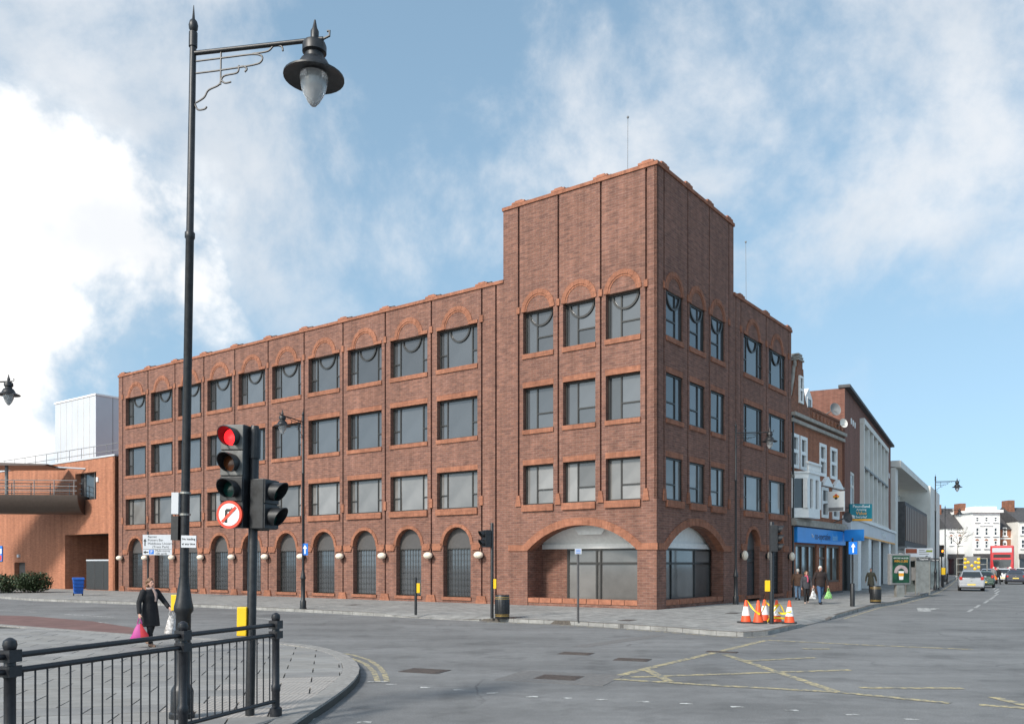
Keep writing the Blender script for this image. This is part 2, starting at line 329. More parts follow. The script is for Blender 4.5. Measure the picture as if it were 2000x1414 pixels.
road = structure(MB().add([(-900, -60, 0), (900, -60, 0), (900, 1500, 0), (-900, 1500, 0)], [(0, 1, 2, 3)]).build('road', M['asphalt']))
def strip(name, pts, w, m, z=.004):                 # painted line through ground points
    P = [Vector((p[0], p[1])) for p in pts]; vs = []; n = len(P)
    for i, p in enumerate(P):
        d = (P[min(i + 1, n - 1)] - P[max(i - 1, 0)]).normalized(); nn = Vector((-d.y, d.x)) * w / 2
        vs += [(*(p + nn), z), (*(p - nn), z)]
    return MB().add(vs, [(2 * i, 2 * i + 1, 2 * i + 3, 2 * i + 2) for i in range(n - 1)]).build(name, m, road)
def gp(*pp): return [gnd(x, y) for x, y in pp]
# yellow box junction
for k, pp in enumerate((((1190, 1324), (1260, 1306), (1380, 1278), (1496, 1250)), ((1500, 1250), (1704, 1260), (1900, 1268)), ((1200, 1326), (1424, 1340), (1632, 1351), (1856, 1373)),
           ((1262, 1307), (1308, 1331)), ((1416, 1278), (1632, 1350)), ((1232, 1322), (1532, 1312), (1660, 1308)), ((1448, 1291), (1592, 1284)), ((1568, 1267), (1620, 1267)),
           ((1912, 1376), (2060, 1386)), ((1940, 1361), (2060, 1392)), ((1680, 1343), (1880, 1344)))):
    strip('yellow_line', gp(*pp), .17, M['wornyellow'], .004 + .0012 * (k % 4))
for pp in (((560, 1265), (600, 1268), (687, 1278), (722, 1289), (740, 1301), (751, 1315), (756, 1331)), ((560, 1267), (600, 1271), (670, 1281), (700, 1290), (715, 1297), (730, 1311), (738, 1331))):
    strip('yellow_line', gp(*pp), .10, M['wornyellow'])
strip('white_line', gp((718, 1331.5), (758, 1331.5)), .1, M['wornwhite'], .0075)
for x, y in ((764, 1336), (832, 1342), (896, 1347), (962, 1353), (1039, 1360), (1106, 1363), (1175, 1366), (1256, 1370), (1340, 1374), (1440, 1380), (1546, 1387), (1664, 1395), (712, 1410), (1780, 1404)):
    p = gnd(x, y); strip('road_stud_mark', [(p.x - .09, p.y), (p.x + .09, p.y)], .11, M['wornwhite'])
for pp in (((126, 1199), (223, 1205)), ((48, 1194.5), (72, 1195)), ((0, 1192), (26, 1193)), ((185, 1214.5), (210, 1216)), ((95, 1207), (112, 1208)), ((500, 1206), (556, 1213))):
    strip('white_line', gp(*pp), .12, M['wornwhite'])
for x, y in ((1895, 1192), (1909, 1184), (1926, 1175), (1937, 1168), (1945, 1162), (1947.5, 1156.5), (1946.5, 1152), (1944, 1148)):
    a = gnd(x - 4.0, y + 2.6); b_ = gnd(x + 4.0, y - 2.6); strip('white_line', (a, b_), .14, M['wornwhite'])
a = gnd(1800, 1193); b_ = gnd(1828, 1187.5); strip('white_arrow', (a, b_), .35, M['wornwhite']); strip('white_arrow', gp((1802, 1187), (1806, 1194)), .5, M['wornwhite'], .006)
for x, y, w, d in ((830, 1310, .8, .6), (1125, 1276, .72, .5), (1235, 1288, .72, .5), (1092, 1323, .75, .6), (1410, 1273, .7, .3)):
    p = gnd(x, y); c = MB(); c.box(-w / 2, w / 2, -d / 2, d / 2, .002, .008)
    for i in range(5): c.box(-w / 2 + .06, w / 2 - .06, -d / 2 + .06 + i * (d - .12) / 5, -d / 2 + .06 + (i + .6) * (d - .12) / 5, .008, .012)
    c.build('manhole_cover', M['iron'], road, loc=(p.x, p.y, 0), rz=R(-22))
p = gnd(1092, 1323); MB().box(-.95, 1.0, -.7, .72, .001, .005).build('tarmac_patch', M['patch'], road, loc=(p.x, p.y, 0), rz=R(-22))
strip('tarmac_patch', gp((1130, 1263), (1290, 1240)), .45, M['patch'], .003)
MB().prism([gnd(x, y)[:2] for x, y in ((-60, 1200), (60, 1203), (180, 1213), (262, 1226), (270, 1236), (250, 1243), (-60, 1221))], .001, .005).build('red_road_surface', M['redroad'], road)

def offset(pts, d):
    out = []
    for i, p in enumerate(pts):
        a = Vector(pts[max(i - 1, 0)][:2]); b = Vector(pts[min(i + 1, len(pts) - 1)][:2]); t = (b - a).normalized()
        out.append(Vector(p[:2]) + Vector((-t.y, t.x)) * d)
    return out
def resample(pts, step):
    out = []; P = [Vector(p) for p in pts]; acc = 0.0
    for a, b in zip(P, P[1:]):
        L_ = (b - a).length; t = acc
        while t < L_: out.append(a + (b - a) * (t / L_)); t += step
        acc = t - L_
    return out
def kerb(parent, pts, mats, w=.16, step=.92, limit=300):
    rs = resample(pts, step)
    for a, b in list(zip(rs, rs[1:]))[:limit]:
        d = (b - a); L_ = d.length; ang = math.atan2(d.y, d.x); c = MB()
        za, zb = a.z + .006, b.z + .006
        c.add([(.008, 0, -.05), (L_ - .008, 0, -.05), (L_ - .008, w, -.05), (.008, w, -.05), (.008, .012, za), (L_ - .008, .012, zb), (L_ - .008, w, zb), (.008, w, za)],
              [(3, 2, 1, 0), (4, 5, 6, 7), (0, 1, 5, 4), (1, 2, 6, 5), (2, 3, 7, 6), (3, 0, 4, 7)])
        c.build('kerb_stone', random.choice(mats), parent, loc=(a.x, a.y, 0), rz=ang)
KH = .12
# pavement round the brick building; kerb heights drop at the two crossings
kp = [(-400, 1140, KH), (65, 1173, KH), (360, 1184, KH), (600, 1195.5, KH), (740, 1203, KH), (795, 1206, .02), (920, 1212, .02), (955, 1213, KH), (1107, 1219.5, KH), (1300, 1232, KH), (1400, 1240.5, KH), (1452, 1243, KH), (1500, 1240, KH), (1560, 1226, KH), (1577, 1221, .02), (1618, 1211.5, .02), (1632, 1207.5, KH), (1706, 1186, KH), (1746, 1180, KH), (1800, 1166.5, KH), (1828, 1155, KH), (1850, 1142, KH), (1862, 1133, KH), (1872, 1125, KH)]
KP = []
for x, y, z in kp: q = gnd(x, y); KP.append(Vector((q.x, q.y, z)))
KP.append(Vector((140, 240, KH)))
inner = offset(KP, .6)
pv = MB(); n = len(KP)
loc = lambda v: tuple(INV @ Vector(v))
pv.add([loc((k.x, k.y, k.z)) for k in KP] + [loc((q.x, q.y, KH)) for q in inner], [(i, i + 1, n + i + 1, n + i) for i in range(n - 1)])
back = [loc((150, 330, KH)), loc((-120, 330, KH)), loc((-120, 60, KH))]
tri = [Vector(loc((q.x, q.y, KH))) for q in inner] + [Vector(b) for b in back]
pv.add(tri, [tuple(t) for t in tessellate_polygon([tri])])
pv.add([loc((k.x, k.y, k.z)) for k in KP] + [loc((k.x, k.y, -.05)) for k in KP], [(i, i + 1, n + i + 1, n + i) for i in range(n - 1)])
pavement = structure(pv.build('pavement', M['paving'])); pavement.matrix_world = BLD
kroot = structure(bpy.data.objects.new('kerb', None)); col.objects.link(kroot)
kerb(kroot, [Vector((k.x, k.y, k.z)) for k in KP[1:-2]], [M['kerb'], M['kerb2']], limit=150)
strip('yellow_line', offset(KP[7:13], -.28), .08, M['wornyellow']); strip('yellow_line', offset(KP[16:23], -.3), .09, M['wornyellow'])
for x, y in ((1000, 1206), (690, 1181), (1225, 1211), (1432, 1197)): q = gnd(x, y, KH); MB().box(-.35, .35, -.22, .22, KH + .002, KH + .008).build('inspection_cover', M['iron'], pavement, loc=loc(q)[:2] + (0,), rz=.1)

# near island on the left: slabs and kerb stones one by one
ip = [(-260, 1209), (0, 1226), (248, 1246), (420, 1256), (540, 1262.5), (600, 1268.5), (640, 1276), (676, 1288), (697, 1303), (704, 1318), (701, 1331), (690, 1346), (672, 1362), (645, 1383), (612, 1405), (585, 1425), (480, 1500)]
IP = [Vector((gnd(x, y).x, gnd(x, y).y, KH)) for x, y in ip]
island_poly = [v.to_2d() for v in IP] + [Vector((-4.5, 3)), Vector((-30, 3)), Vector((-30, 28))]
im = MB(); tri = [Vector((p.x, p.y, KH - .03)) for p in island_poly]
im.add(tri, [tuple(t) for t in tessellate_polygon([tri])]); nI = len(tri)
im.add([(p.x, p.y, KH - .03) for p in island_poly] + [(p.x, p.y, -.05) for p in island_poly], [(i, (i + 1) % nI, nI + (i + 1) % nI, nI + i) for i in range(nI)])
island = structure(im.build('near_pavement', M['joint']))
kerb(island, IP[::-1], [M['kerbpale']], w=.30, step=.8)
def clip(poly, edge_poly):                          # keep the part of poly inside a clockwise convex outline
    out = [Vector(p) for p in poly]; n_ = len(edge_poly)
    for i in range(n_):
        a, b = edge_poly[i], edge_poly[(i + 1) % n_]; e = b - a
        side = lambda p: e.x * (p.y - a.y) - e.y * (p.x - a.x)
        src = out; out = []
        for j, p in enumerate(src):
            q = src[(j + 1) % len(src)]; sp_, sq = side(p), side(q)
            if sp_ <= 0: out.append(p)
            if sp_ * sq < 0: out.append(p + (q - p) * (sp_ / (sp_ - sq)))
        if len(out) < 3: return []
    return out
hull_src = [v.to_2d() for v in IP]
inn = offset([(v.x, v.y) for v in IP], -.31)
conv = [inn[i] for i in (1, 4, 6, 7, 8, 9, 10, 11, 13, 15)] + [Vector((-4.5, 3)), Vector((-30, 3)), Vector((-30, 26))]
def blister():
    m = pm('tactile_slab', (.31, .29, .27), .85, var=.12, ns=3); t = m.node_tree; b = t.nodes['Principled BSDF']; L = t.links.new
    v = t.nodes.new('ShaderNodeTexVoronoi'); v.inputs['Scale'].default_value = 15; v.inputs['Randomness'].default_value = 0; tcn = t.nodes.new('ShaderNodeTexCoord'); L(tcn.outputs['Object'], v.inputs['Vector'])
    bp = t.nodes.new('ShaderNodeBump'); bp.invert = True; bp.inputs['Strength'].default_value = 1; bp.inputs['Distance'].default_value = .02; L(v.outputs['Distance'], bp.inputs['Height']); L(bp.outputs[0], b.inputs['Normal'])
    return m
M['tactile'] = blister()
ang = R(12); ca, sa = math.cos(ang), math.sin(ang); cnt = 0
cells = []
for i in range(-40, 30):
    for j in range(0, 40):
        w, d = .92, .62; off = (i % 2) * .0 + (j % 2) * .46
        cx, cy = i * w + off, j * d
        quad = [(cx + .011, cy + .013), (cx + w - .011, cy + .013), (cx + w - .011, cy + d - .013), (cx + .011, cy + d - .013)]
        W = [Vector((x * ca - y * sa, x * sa + y * ca + 3)) for x, y in quad]
        mid = (W[0] + W[2]) / 2
        if not (4.5 < mid.y < 26) or mid.x / mid.y < -.66 or mid.x / mid.y > 0: continue
        pc = clip(W, conv)
        if len(pc) >= 3: cells.append((mid.length, pc, mid))
cells.sort(key=lambda c: c[0])
for k, (dd, pc, mid) in enumerate(cells[:300]):
    tact = mid.x > -4.3 and 10.5 < mid.y < 14.5
    tilt = random.uniform(-.002, .002)
    MB().prism([(p.x - mid.x, p.y - mid.y) for p in pc], -.028, tilt).build('paving_slab', M['tactile'] if tact else random.choice(M['slabs']), island, loc=(mid.x, mid.y, KH))
if len(cells) > 300:
    r = MB()
    for dd, pc, mid in cells[300:]: r.prism([(p.x, p.y) for p in pc], KH - .028, KH)
    o = r.build('paving_slabs', M['slabs'][0], island); o['kind'] = 'stuff'

# ------------------------------------------------------------------ the brick building on the corner
bld = thing('brick_office_building', 'four storey brown brick corner building with orange trim, round arches and a taller corner tower', 'building', (CX, CY, 0), ROT)
mpL = lambda u, n_, z: (-n_, u, z)                  # main front: n outward = -x
mpR = lambda u, n_, z: (u, -n_, z)                  # side street front
def rect(a, b, z0, z1): return [(a, z0), (b, z0), (b, z1), (a, z1)]
def archpts(a, b, zs, rise=None, n=16):             # arch curve from b to a over springing zs
    c, h_ = (a + b) / 2, (b - a) / 2
    if rise is None or abs(rise - h_) < 1e-6: return [(c + h_ * math.cos(math.pi * i / n), zs + h_ * math.sin(math.pi * i / n)) for i in range(n + 1)]
    rad = (h_ * h_ + rise * rise) / (2 * rise); t0 = math.asin(h_ / rad)
    return [(c + rad * math.sin(t0 - 2 * t0 * i / n), zs + rise - rad + rad * math.cos(t0 - 2 * t0 * i / n)) for i in range(n + 1)]
def archhole(a, b, z0, zs, rise=None): return [(a, z0), (b, z0)] + archpts(a, b, zs, rise)
def panel(mb, mp, outer, holes, n0, d_out, d_in):   # wall sheet with openings, edges turned back
    loops = [[Vector((p[0], p[1], 0)) for p in l] for l in [outer] + holes]; flat = [p for l in loops for p in l]
    mb.add([mp(p.x, n0, p.y) for p in flat], [tuple(t) for t in tessellate_polygon(loops)])
    for k, l in enumerate([outer] + holes):
        d = d_out if k == 0 else d_in; m_ = len(l)
        mb.add([mp(p[0], n0, p[1]) for p in l] + [mp(p[0], n0 - d, p[1]) for p in l], [(i, (i + 1) % m_, m_ + (i + 1) % m_, m_ + i) for i in range(m_)])
def ring(mb, mp, a, b, zs, w, n0, n1, rise=None, n=18, gap=.0):    # arch ring of voussoirs
    ins = archpts(a, b, zs, rise, n)
    c = (a + b) / 2; h_ = (b - a) / 2
    if rise is None: zc = zs
    else: zc = zs + rise - (h_ * h_ + rise * rise) / (2 * rise)
    def out(p):
        d = Vector((p[0] - c, p[1] - zc)).normalized() * w; return (p[0] + d.x, p[1] + d.y)
    for i in range(n):
        p, q = ins[i], ins[i + 1]
        mb.slab(mp, [p, q, out(q), out(p)], n0, n1 - (.008 if i % 2 else 0))
SL = .10                                            # width of the vertical slots between bays
G0, BP, NB = 9.32, 3.244, 10
TOPW, TOPT = 15.25, 18.62
BASE = .10
wl = MB(); wr = MB()
Z1, Z1T, Z2, Z2T, Z3, Z3T = 4.74, 6.57, 8.20, 10.15, 11.70, 13.65
def wing_holes(a, b, ga, gb, door=False):
    return [archhole(ga, gb, .12 if door else .40, 2.95), rect(a, b, Z1, Z1T), rect(a, b, Z2, Z2T), rect(a, b, Z3, Z3T)]
gL = [G0 + BP * i for i in range(NB + 1)]
for g in gL[:-1]:
    panel(wl, mpL, rect(g + SL / 2, g + BP - SL / 2, BASE, TOPW), wing_holes(g + .27, g + 2.87, g + .69, g + 2.45), 0, .14, .42)
panel(wl, mpL, rect(gL[-1] + SL / 2, gL[-1] + .55, BASE, TOPW), [], 0, .14, .1)
panel(wl, mpL, rect(8.46 + SL / 2, G0 - SL / 2, BASE, TOPW), [], 0, .14, .1)
panel(wl, mpL, rect(8.02, 8.46 - SL / 2, BASE, TOPW), [], 0, .14, .1)
# tower, main front
gT = [.50, 2.70, 4.91, 7.12]
ARL = (.92, 6.62); ARR = (.85, 6.95)
def tower(mb, mp, gs, wo, ww, ar, end, lo):
    zs = 3.98
    panel(mb, mp, [(lo, BASE), (ar[0], BASE), (ar[0], .45)] + [(ar[0], 2.62)] + archpts(*ar, 2.62, 1.12, 22)[::-1][1:-1] + [(ar[1], 2.62), (ar[1], BASE), (end, BASE), (end, 4.72), (lo, 4.72)], [], 0, .02, .1)
    # reveal of the big arch
    c = [(ar[0], BASE), (ar[0], 2.62)] + archpts(*ar, 2.62, 1.12, 22)[::-1][1:-1] + [(ar[1], 2.62), (ar[1], BASE)]
    mb.add([mp(p[0], 0, p[1]) for p in c] + [mp(p[0], -.6, p[1]) for p in c], [(i, i + 1, len(c) + i + 1, len(c) + i) for i in range(len(c) - 1)])
    edges = [lo] + gs + [end]
    for i in range(len(edges) - 1):
        a, b = edges[i] + (SL / 2 if i else 0), edges[i + 1] - (SL / 2 if i < len(edges) - 2 else 0)
        h_ = [rect(edges[i] + wo, edges[i] + wo + ww, z0, z1) for z0, z1 in ((Z1, Z1T), (Z2, Z2T), (Z3, Z3T))] if 0 < i < len(edges) - 2 else []
        panel(mb, mp, rect(a, b, 4.72, TOPT), h_, 0, .14, .42)
tower(wl, mpL, gT, .28, 1.68, ARL, 8.02, 0)
gTR = [.65, 2.98, 5.30, 7.62]
tower(wr, mpR, gTR, .18, 1.62, ARR, 8.2, 0)
gR = [9.15, 12.72, 16.24]
panel(wr, mpR, rect(8.2, 8.5 - SL / 2, BASE, TOPW), [], 0, .14, .1); panel(wr, mpR, rect(8.5 + SL / 2, 9.15 - SL / 2, BASE, TOPW), [], 0, .14, .1)
for k, g in enumerate(gR[:-1]):
    panel(wr, mpR, rect(g + SL / 2, gR[k + 1] - SL / 2, BASE, TOPW), wing_holes(g + .38, g + 3.0, g + .80, g + 2.56, k == 0), 0, .14, .42)
panel(wr, mpR, rect(16.24 + SL / 2, 16.72, BASE, TOPW), [], 0, .14, .1)
# solid core behind the skin: back of slots, returns, roofs, rear
core = MB()
XE, YE = 16.72, gL[-1] + .55
core.fbox(mpL, 8.02, YE, -.44, -.13, 4.0, TOPW - .02)
core.fbox(mpR, 8.2, XE, -.44, -.13, 4.0, TOPW - .02)
wl_holes = None
core2 = MB()
core2.box(.46, XE - .02, .46, YE - .02, TOPW - .5, TOPW - .25)                         # roof deck
core2.box(XE - .3, XE, .13, 14, BASE, TOPW - .01); core2.box(.13, 14, YE - .3, YE, BASE, TOPW - .01); core2.box(13.8, 14, 14, YE, BASE, TOPW - .3); core2.box(14, XE, 13.8, 14, BASE, TOPW - .3)
core2.box(.02, 8.18, 7.72, 8.0, TOPW - .3, TOPT - .01); core2.box(7.9, 8.18, .02, 7.72, TOPW - .3, TOPT - .01); core2.box(.3, 7.9, .3, 7.72, TOPT - .5, TOPT - .3)
# strips behind each slot so no gap opens between bays
for g in gL + [8.46]: core2.fbox(mpL, g - .14, g + .14, -.40, -.12, BASE, TOPW - .02)
for g in gT: core2.fbox(mpL, g - .12, g + .12, -.40, -.12, 4.2, TOPT - .02)
for g in gR + [8.5]: core2.fbox(mpR, g - .14, g + .14, -.40, -.12, BASE, TOPW - .02)
for g in gTR: core2.fbox(mpR, g - .1, g + .1, -.40, -.12, 4.2, TOPT - .02)
wl.build('front_wall', M['brick'], bld); wr.build('side_wall', M['brick'], bld); core2.build('rear_wall', M['brick'], bld)
# dark floors behind the openings keep daylight out of the shell
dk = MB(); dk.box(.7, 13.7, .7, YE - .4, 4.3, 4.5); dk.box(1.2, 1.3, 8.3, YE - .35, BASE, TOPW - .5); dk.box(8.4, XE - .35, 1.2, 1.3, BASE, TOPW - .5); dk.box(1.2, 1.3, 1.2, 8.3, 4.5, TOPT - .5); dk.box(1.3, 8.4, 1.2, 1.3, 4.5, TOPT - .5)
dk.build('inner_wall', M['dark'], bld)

# orange trim
tr = MB(); OUT = .05
def trim_bay(mp, a, b, ga, gb, arch_ground=True, top=True, ww=None):
    for z0, z1 in ((Z1T, Z1T + .25), (Z2T, Z2T + .25)): tr.fbox(mp, a - .02, b + .02, -.1, .012, z0, z1)
    for z0, z1, p in ((Z1 - .30, Z1, .1), (Z2 - .20, Z2, .06), (Z3 - .22, Z3, .06)): tr.slab(mp, rect(a - .03, b + .03, z0, z1), -.41, p)
    c = (a + b) / 2
    if top:
        r0 = .80 if ww is None else ww
        tr.fbox(mp, a - .02, c - r0, -.1, .04, Z3T, Z3T + .16); tr.fbox(mp, c + r0, b + .02, -.1, .04, Z3T, Z3T + .16)
        ring(tr, mp, c - r0, c + r0, Z3T + .02, .20, -.1, .05); ring(tr, mp, c - r0 + .09, c + r0 - .09, Z3T + .02, .09, -.1, .025)
    if arch_ground:
        ring(tr, mp, ga, gb, 2.95, .17, -.1, .05); ring(tr, mp, ga + .01, gb - .01, 2.95, .07, -.2, .012)
        tr.slab(mp, rect(ga - .06, gb + .06, .25, .40), -.41, .07)
def capital(mp, a, b):
    tr.fbox(mp, a, b, -.1, .05, 2.80, 3.04); tr.fbox(mp, a + .05, b - .05, -.1, .07, 2.70, 2.80)
for i, g in enumerate(gL[:-1]):
    trim_bay(mpL, g + .27, g + 2.87, g + .69, g + 2.45)
    capital(mpL, g + .07, g + .62); capital(mpL, g + 2.52, g + BP - .07)
for i, g in enumerate(gT[:-1]): trim_bay(mpL, g + .28, g + 1.96, 0, 0, False, ww=.72)
for i, g in enumerate(gTR[:-1]): trim_bay(mpR, g + .18, g + 1.80, 0, 0, False, ww=.70)
for i, g in enumerate(gR[:-1]):
    trim_bay(mpR, g + .38, g + 3.0, g + .80, g + 2.56); capital(mpR, g + .07, g + .73); capital(mpR, g + 2.63, g + 3.45)
# base blocks under the pilasters, kneelers beside the window heads
for mp, gs in ((mpL, gL), (mpR, gR)):
    for g in gs:
        tr.slab(mp, [(g - .36, BASE), (g + .36, BASE), (g + .24, .48), (g - .24, .48)], -.1, .09)
        tr.fbox(mp, g - .10, g + .10, -.1, .06, Z3T - .02, Z3T + .3); tr.fbox(mp, g - .10, g + .10, -.1, .06, Z1 + .1, Z1 + .55)
for mp, gs in ((mpL, gT), (mpR, gTR)):
    for g in gs:
        tr.fbox(mp, g - .09, g + .09, -.1, .06, Z3T - .02, Z3T + .28)
        tr.slab(mp, [(g - .16, Z1 - .05), (g + .16, Z1 - .05), (g + .08, Z1 + .45), (g - .08, Z1 + .45)], -.1, .06)
for mp, ar, e in ((mpL, ARL, 8.0), (mpR, ARR, 8.18)):
    ring(tr, mp, ar[0], ar[1], 2.62, .34, -.1, .05, 1.12, 40); ring(tr, mp, ar[0] + .01, ar[1] - .01, 2.62, .14, -.3, .02, 1.12, 40)
    tr.fbox(mp, ar[1] + .02, e - .3, -.1, .045, 2.62, 2.9); tr.fbox(mp, .02 if mp is mpR else -.045, ar[0] - .02, -.1, .045, 2.62, 2.9)
tr.build('orange_trim', M['orange'], bld)
# terracotta plinth panels below the two big arches
for mp, ar in ((mpL, ARL), (mpR, ARR)):
    nP = 9; w = (ar[1] - ar[0]) / nP
    for i in range(nP): MB().fbox(mp, ar[0] + i * w + .02, ar[0] + (i + 1) * w - .02, -.5, -.02 - .012 * (i % 2), BASE + (.16), .47).build('plinth_panel', M['orange_plain'], bld)
    pb = MB(); pb.fbox(mp, ar[0], ar[1], -.55, -.06, BASE, .45); pb.build('plinth', M['brick'], bld)
# coping and the raised blocks over the pilasters
cp = MB()
cp.fbox(mpL, 8.0, YE + .04, -.45, .06, TOPW, TOPW + .15); cp.fbox(mpR, 8.2, XE + .04, -.45, .06, TOPW, TOPW + .15)
cp.box(-.06, 8.24, -.06, .42, TOPT, TOPT + .15); cp.box(-.06, .42, .42, 8.06, TOPT, TOPT + .15); cp.box(7.8, 8.24, .42, 8.06, TOPT, TOPT + .15); cp.box(.42, 7.8, 7.6, 8.06, TOPT, TOPT + .15)
cp.build('coping', M['orange'], bld)
for mp, gs, zt in ((mpL, gL, TOPW), (mpR, gR, TOPW), (mpL, gT, TOPT), (mpR, gTR, TOPT)):
    for g in gs:
        b = MB(); b.fbox(mp, g - .36, g + .36, -.5, .07, zt + .15, zt + .24); b.fbox(mp, g - .2, g + .2, -.48, .04, zt + .24, zt + .30)
        o = b.build('coping_block', M['orange_plain'], bld)
        MB().fbox(mp, g - .34, g + .02, -.7, -.3, zt + .30, zt + .36).build('lead_cap', M['slate'], o)

# windows: one mesh per kind, shared by all bays
def frame_mesh(mp, w, h_, bars, swag=None, WD=.3):
    n0, n1 = -WD - .06, -WD + .04
    f = MB(); t = .075
    f.fbox(mp, 0, w, n0, n1, 0, t); f.fbox(mp, 0, w, n0, n1, h_ - t, h_); f.fbox(mp, 0, t, n0, n1, t, h_ - t); f.fbox(mp, w - t, w, n0, n1, t, h_ - t)
    for a, b, c, d in bars: f.fbox(mp, a, b, n0 + .005, n1 - .004, c, d)
    if swag:
        cx, r = swag; k = 20; z0 = h_ - .04
        for i in range(k):
            p = [(cx + (r + s) * math.cos(math.pi + math.pi * j / k), z0 + (r + s) * math.sin(math.pi + math.pi * j / k)) for j in (i, i + 1) for s in (-.045, .045)]
            f.slab(mp, [p[0], p[1], p[3], p[2]], n0 + .01, n1 + .012)
    return f
def lights(kind, w, h_):                            # bars and panes of a window kind
    b = .06
    if kind == 'wing':
        x1, x2 = .50, w - .50; zt = h_ * .36
        bars = [(x1 - b / 2, x1 + b / 2, .075, h_ - .075), (x2 - b / 2, x2 + b / 2, .075, h_ - .075), (.075, x1 - b / 2, zt, zt + b), (x2 + b / 2, w - .075, zt, zt + b)]
        panes = [(.05, x1, .05, zt + .03), (.05, x1, zt + .03, h_ - .05), (x1, x2, .05, h_ - .05), (x2, w - .05, .05, zt + .03), (x2, w - .05, zt + .03, h_ - .05)]
    else:
        x1 = w * .62; zt = h_ * .36
        bars = [(x1 - b / 2, x1 + b / 2, .075, h_ - .075), (.075, x1 - b / 2, zt, zt + b)]
        panes = [(.05, x1, .05, zt + .03), (.05, x1, zt + .03, h_ - .05), (x1, w - .05, .05, h_ - .05)]
    return bars, panes
MESH = {}
def window(mp, side, kind, u, z, w, h_, swag, glass):
    key = (side, kind, round(w, 2), round(h_, 2), swag); WD = .27 if side == 'L' else .10
    bars, panes = lights(kind, w, h_)
    if key not in MESH: MESH[key] = frame_mesh(mp, w, h_, bars, (w / 2, min(.62, w * .40)) if swag else None, WD).mesh('window', M['frame'])
    o = inst(MESH[key], 'window', bld, mp(u, 0, z))
    for p in panes:
        kk = key + p + (glass,)
        if kk not in MESH:
            cu, cz = (p[0] + p[1]) / 2, (p[2] + p[3]) / 2
            MESH[kk] = MB().fbox(mp, p[0] - cu, p[1] - cu, -.012, .0, p[2] - cz, p[3] - cz).mesh('pane', M[glass])
        q = inst(MESH[kk], 'pane', o, mp((p[0] + p[1]) / 2, -WD - .01, (p[2] + p[3]) / 2))
        q.rotation_euler = (random.gauss(0, .004), random.gauss(0, .004), random.gauss(0, .006))
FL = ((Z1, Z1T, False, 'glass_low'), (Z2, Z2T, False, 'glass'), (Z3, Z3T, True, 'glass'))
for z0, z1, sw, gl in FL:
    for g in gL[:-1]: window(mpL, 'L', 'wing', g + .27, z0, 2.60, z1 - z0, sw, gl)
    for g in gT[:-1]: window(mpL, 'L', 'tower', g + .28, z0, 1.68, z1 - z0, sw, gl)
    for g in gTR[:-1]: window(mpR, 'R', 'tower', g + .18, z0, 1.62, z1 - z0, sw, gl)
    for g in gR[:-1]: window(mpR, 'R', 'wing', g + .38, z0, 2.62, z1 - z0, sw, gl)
# ground floor arched windows with lunette panel and security grille
def arched(mp, side, u, w, door=False):
    z0 = .12 if door else .40
    key = (side, 'arch', door)
    if key not in MESH:
        f = MB(); t = .06; h_ = 2.80 - z0
        f.fbox(mp, 0, t, -.40, -.28, 0, h_); f.fbox(mp, w - t, w, -.40, -.28, 0, h_); f.fbox(mp, t, w - t, -.40, -.28, 0, t); f.fbox(mp, t, w - t, -.40, -.28, h_ - t, h_)
        if door: f.fbox(mp, t, w - t, -.40, -.27, 2.02, 2.20); f.fbox(mp, .5, .62, -.40, -.27, t, 2.02)
        lu = MB(); lu.slab(mp, [(w + .02, h_), (w + .02, 2.95 - z0)] + [(x, z - z0) for x, z in archpts(-.02, w + .02, 2.95)] + [(-.02, h_)], -.42, -.30)
        gr = MB()
        for i in range(1, 9): gr.fbox(mp, w * i / 9 - .009, w * i / 9 + .009, -.262, -.244, .03, h_)
        for i in range(1, 8): gr.fbox(mp, .02, w - .02, -.258, -.248, h_ * i / 8 - .008, h_ * i / 8 + .008)
        pn = MB().fbox(mp, .03, w - .03, -.36, -.34, .03, h_ - .03)
        MESH[key] = (f.mesh('arched_window', M['frame']), lu.mesh('lunette_panel', M['lunette']), gr.mesh('security_grille', M['frame']), pn.mesh('pane', M['glass']))
    f, lu, gr, pn = MESH[key]
    o = inst(f, 'glazed_door' if door else 'arched_window', bld, mp(u, 0, z0)); inst(lu, 'lunette_panel', o); inst(pn, 'pane', o)
    if not door: inst(gr, 'security_grille', o)
for g in gL[:-1]: arched(mpL, 'L', g + .69, 1.76)
arched(mpR, 'R', gR[0] + .80, 1.76, True); arched(mpR, 'R', gR[1] + .80, 1.76)
# corner shopfront set back behind the two big arches
sf = MB()
sf.box(.62, 7.9, 6.75, 6.95, BASE, 4.2); sf.box(7.1, 7.3, .62, 6.75, BASE, 4.2)      # brick end walls of the porch
sf.build('porch_wall', M['brick'], bld)
MB().box(.3, 7.9, .3, 7.5, BASE - .06, BASE + .03).build('porch_floor', M['patch'], bld)
cl = MB(); cl.add([(.55, .75, 4.15), (1.5, .75, 2.95), (1.5, 7.3, 2.95), (.55, 7.3, 4.15)], [(0, 1, 2, 3)]); cl.add([(.7, .62, 4.2), (7.8, .62, 4.2), (7.8, .80, 2.95), (1.4, .80, 2.95)], [(0, 1, 2, 3)])
cl.box(1.38, 7.1, .70, .86, 2.72, 2.97); cl.box(1.38, 1.55, .86, 6.75, 2.72, 2.95)
for q in (3.75,): cl.slab(mpL, [(q - 1.1, 3.95), (q + 1.1, 3.95), (q + .6, 3.35), (q - .6, 3.35)], -.95, -.8)
cl.build('porch_ceiling', M['white'], bld)
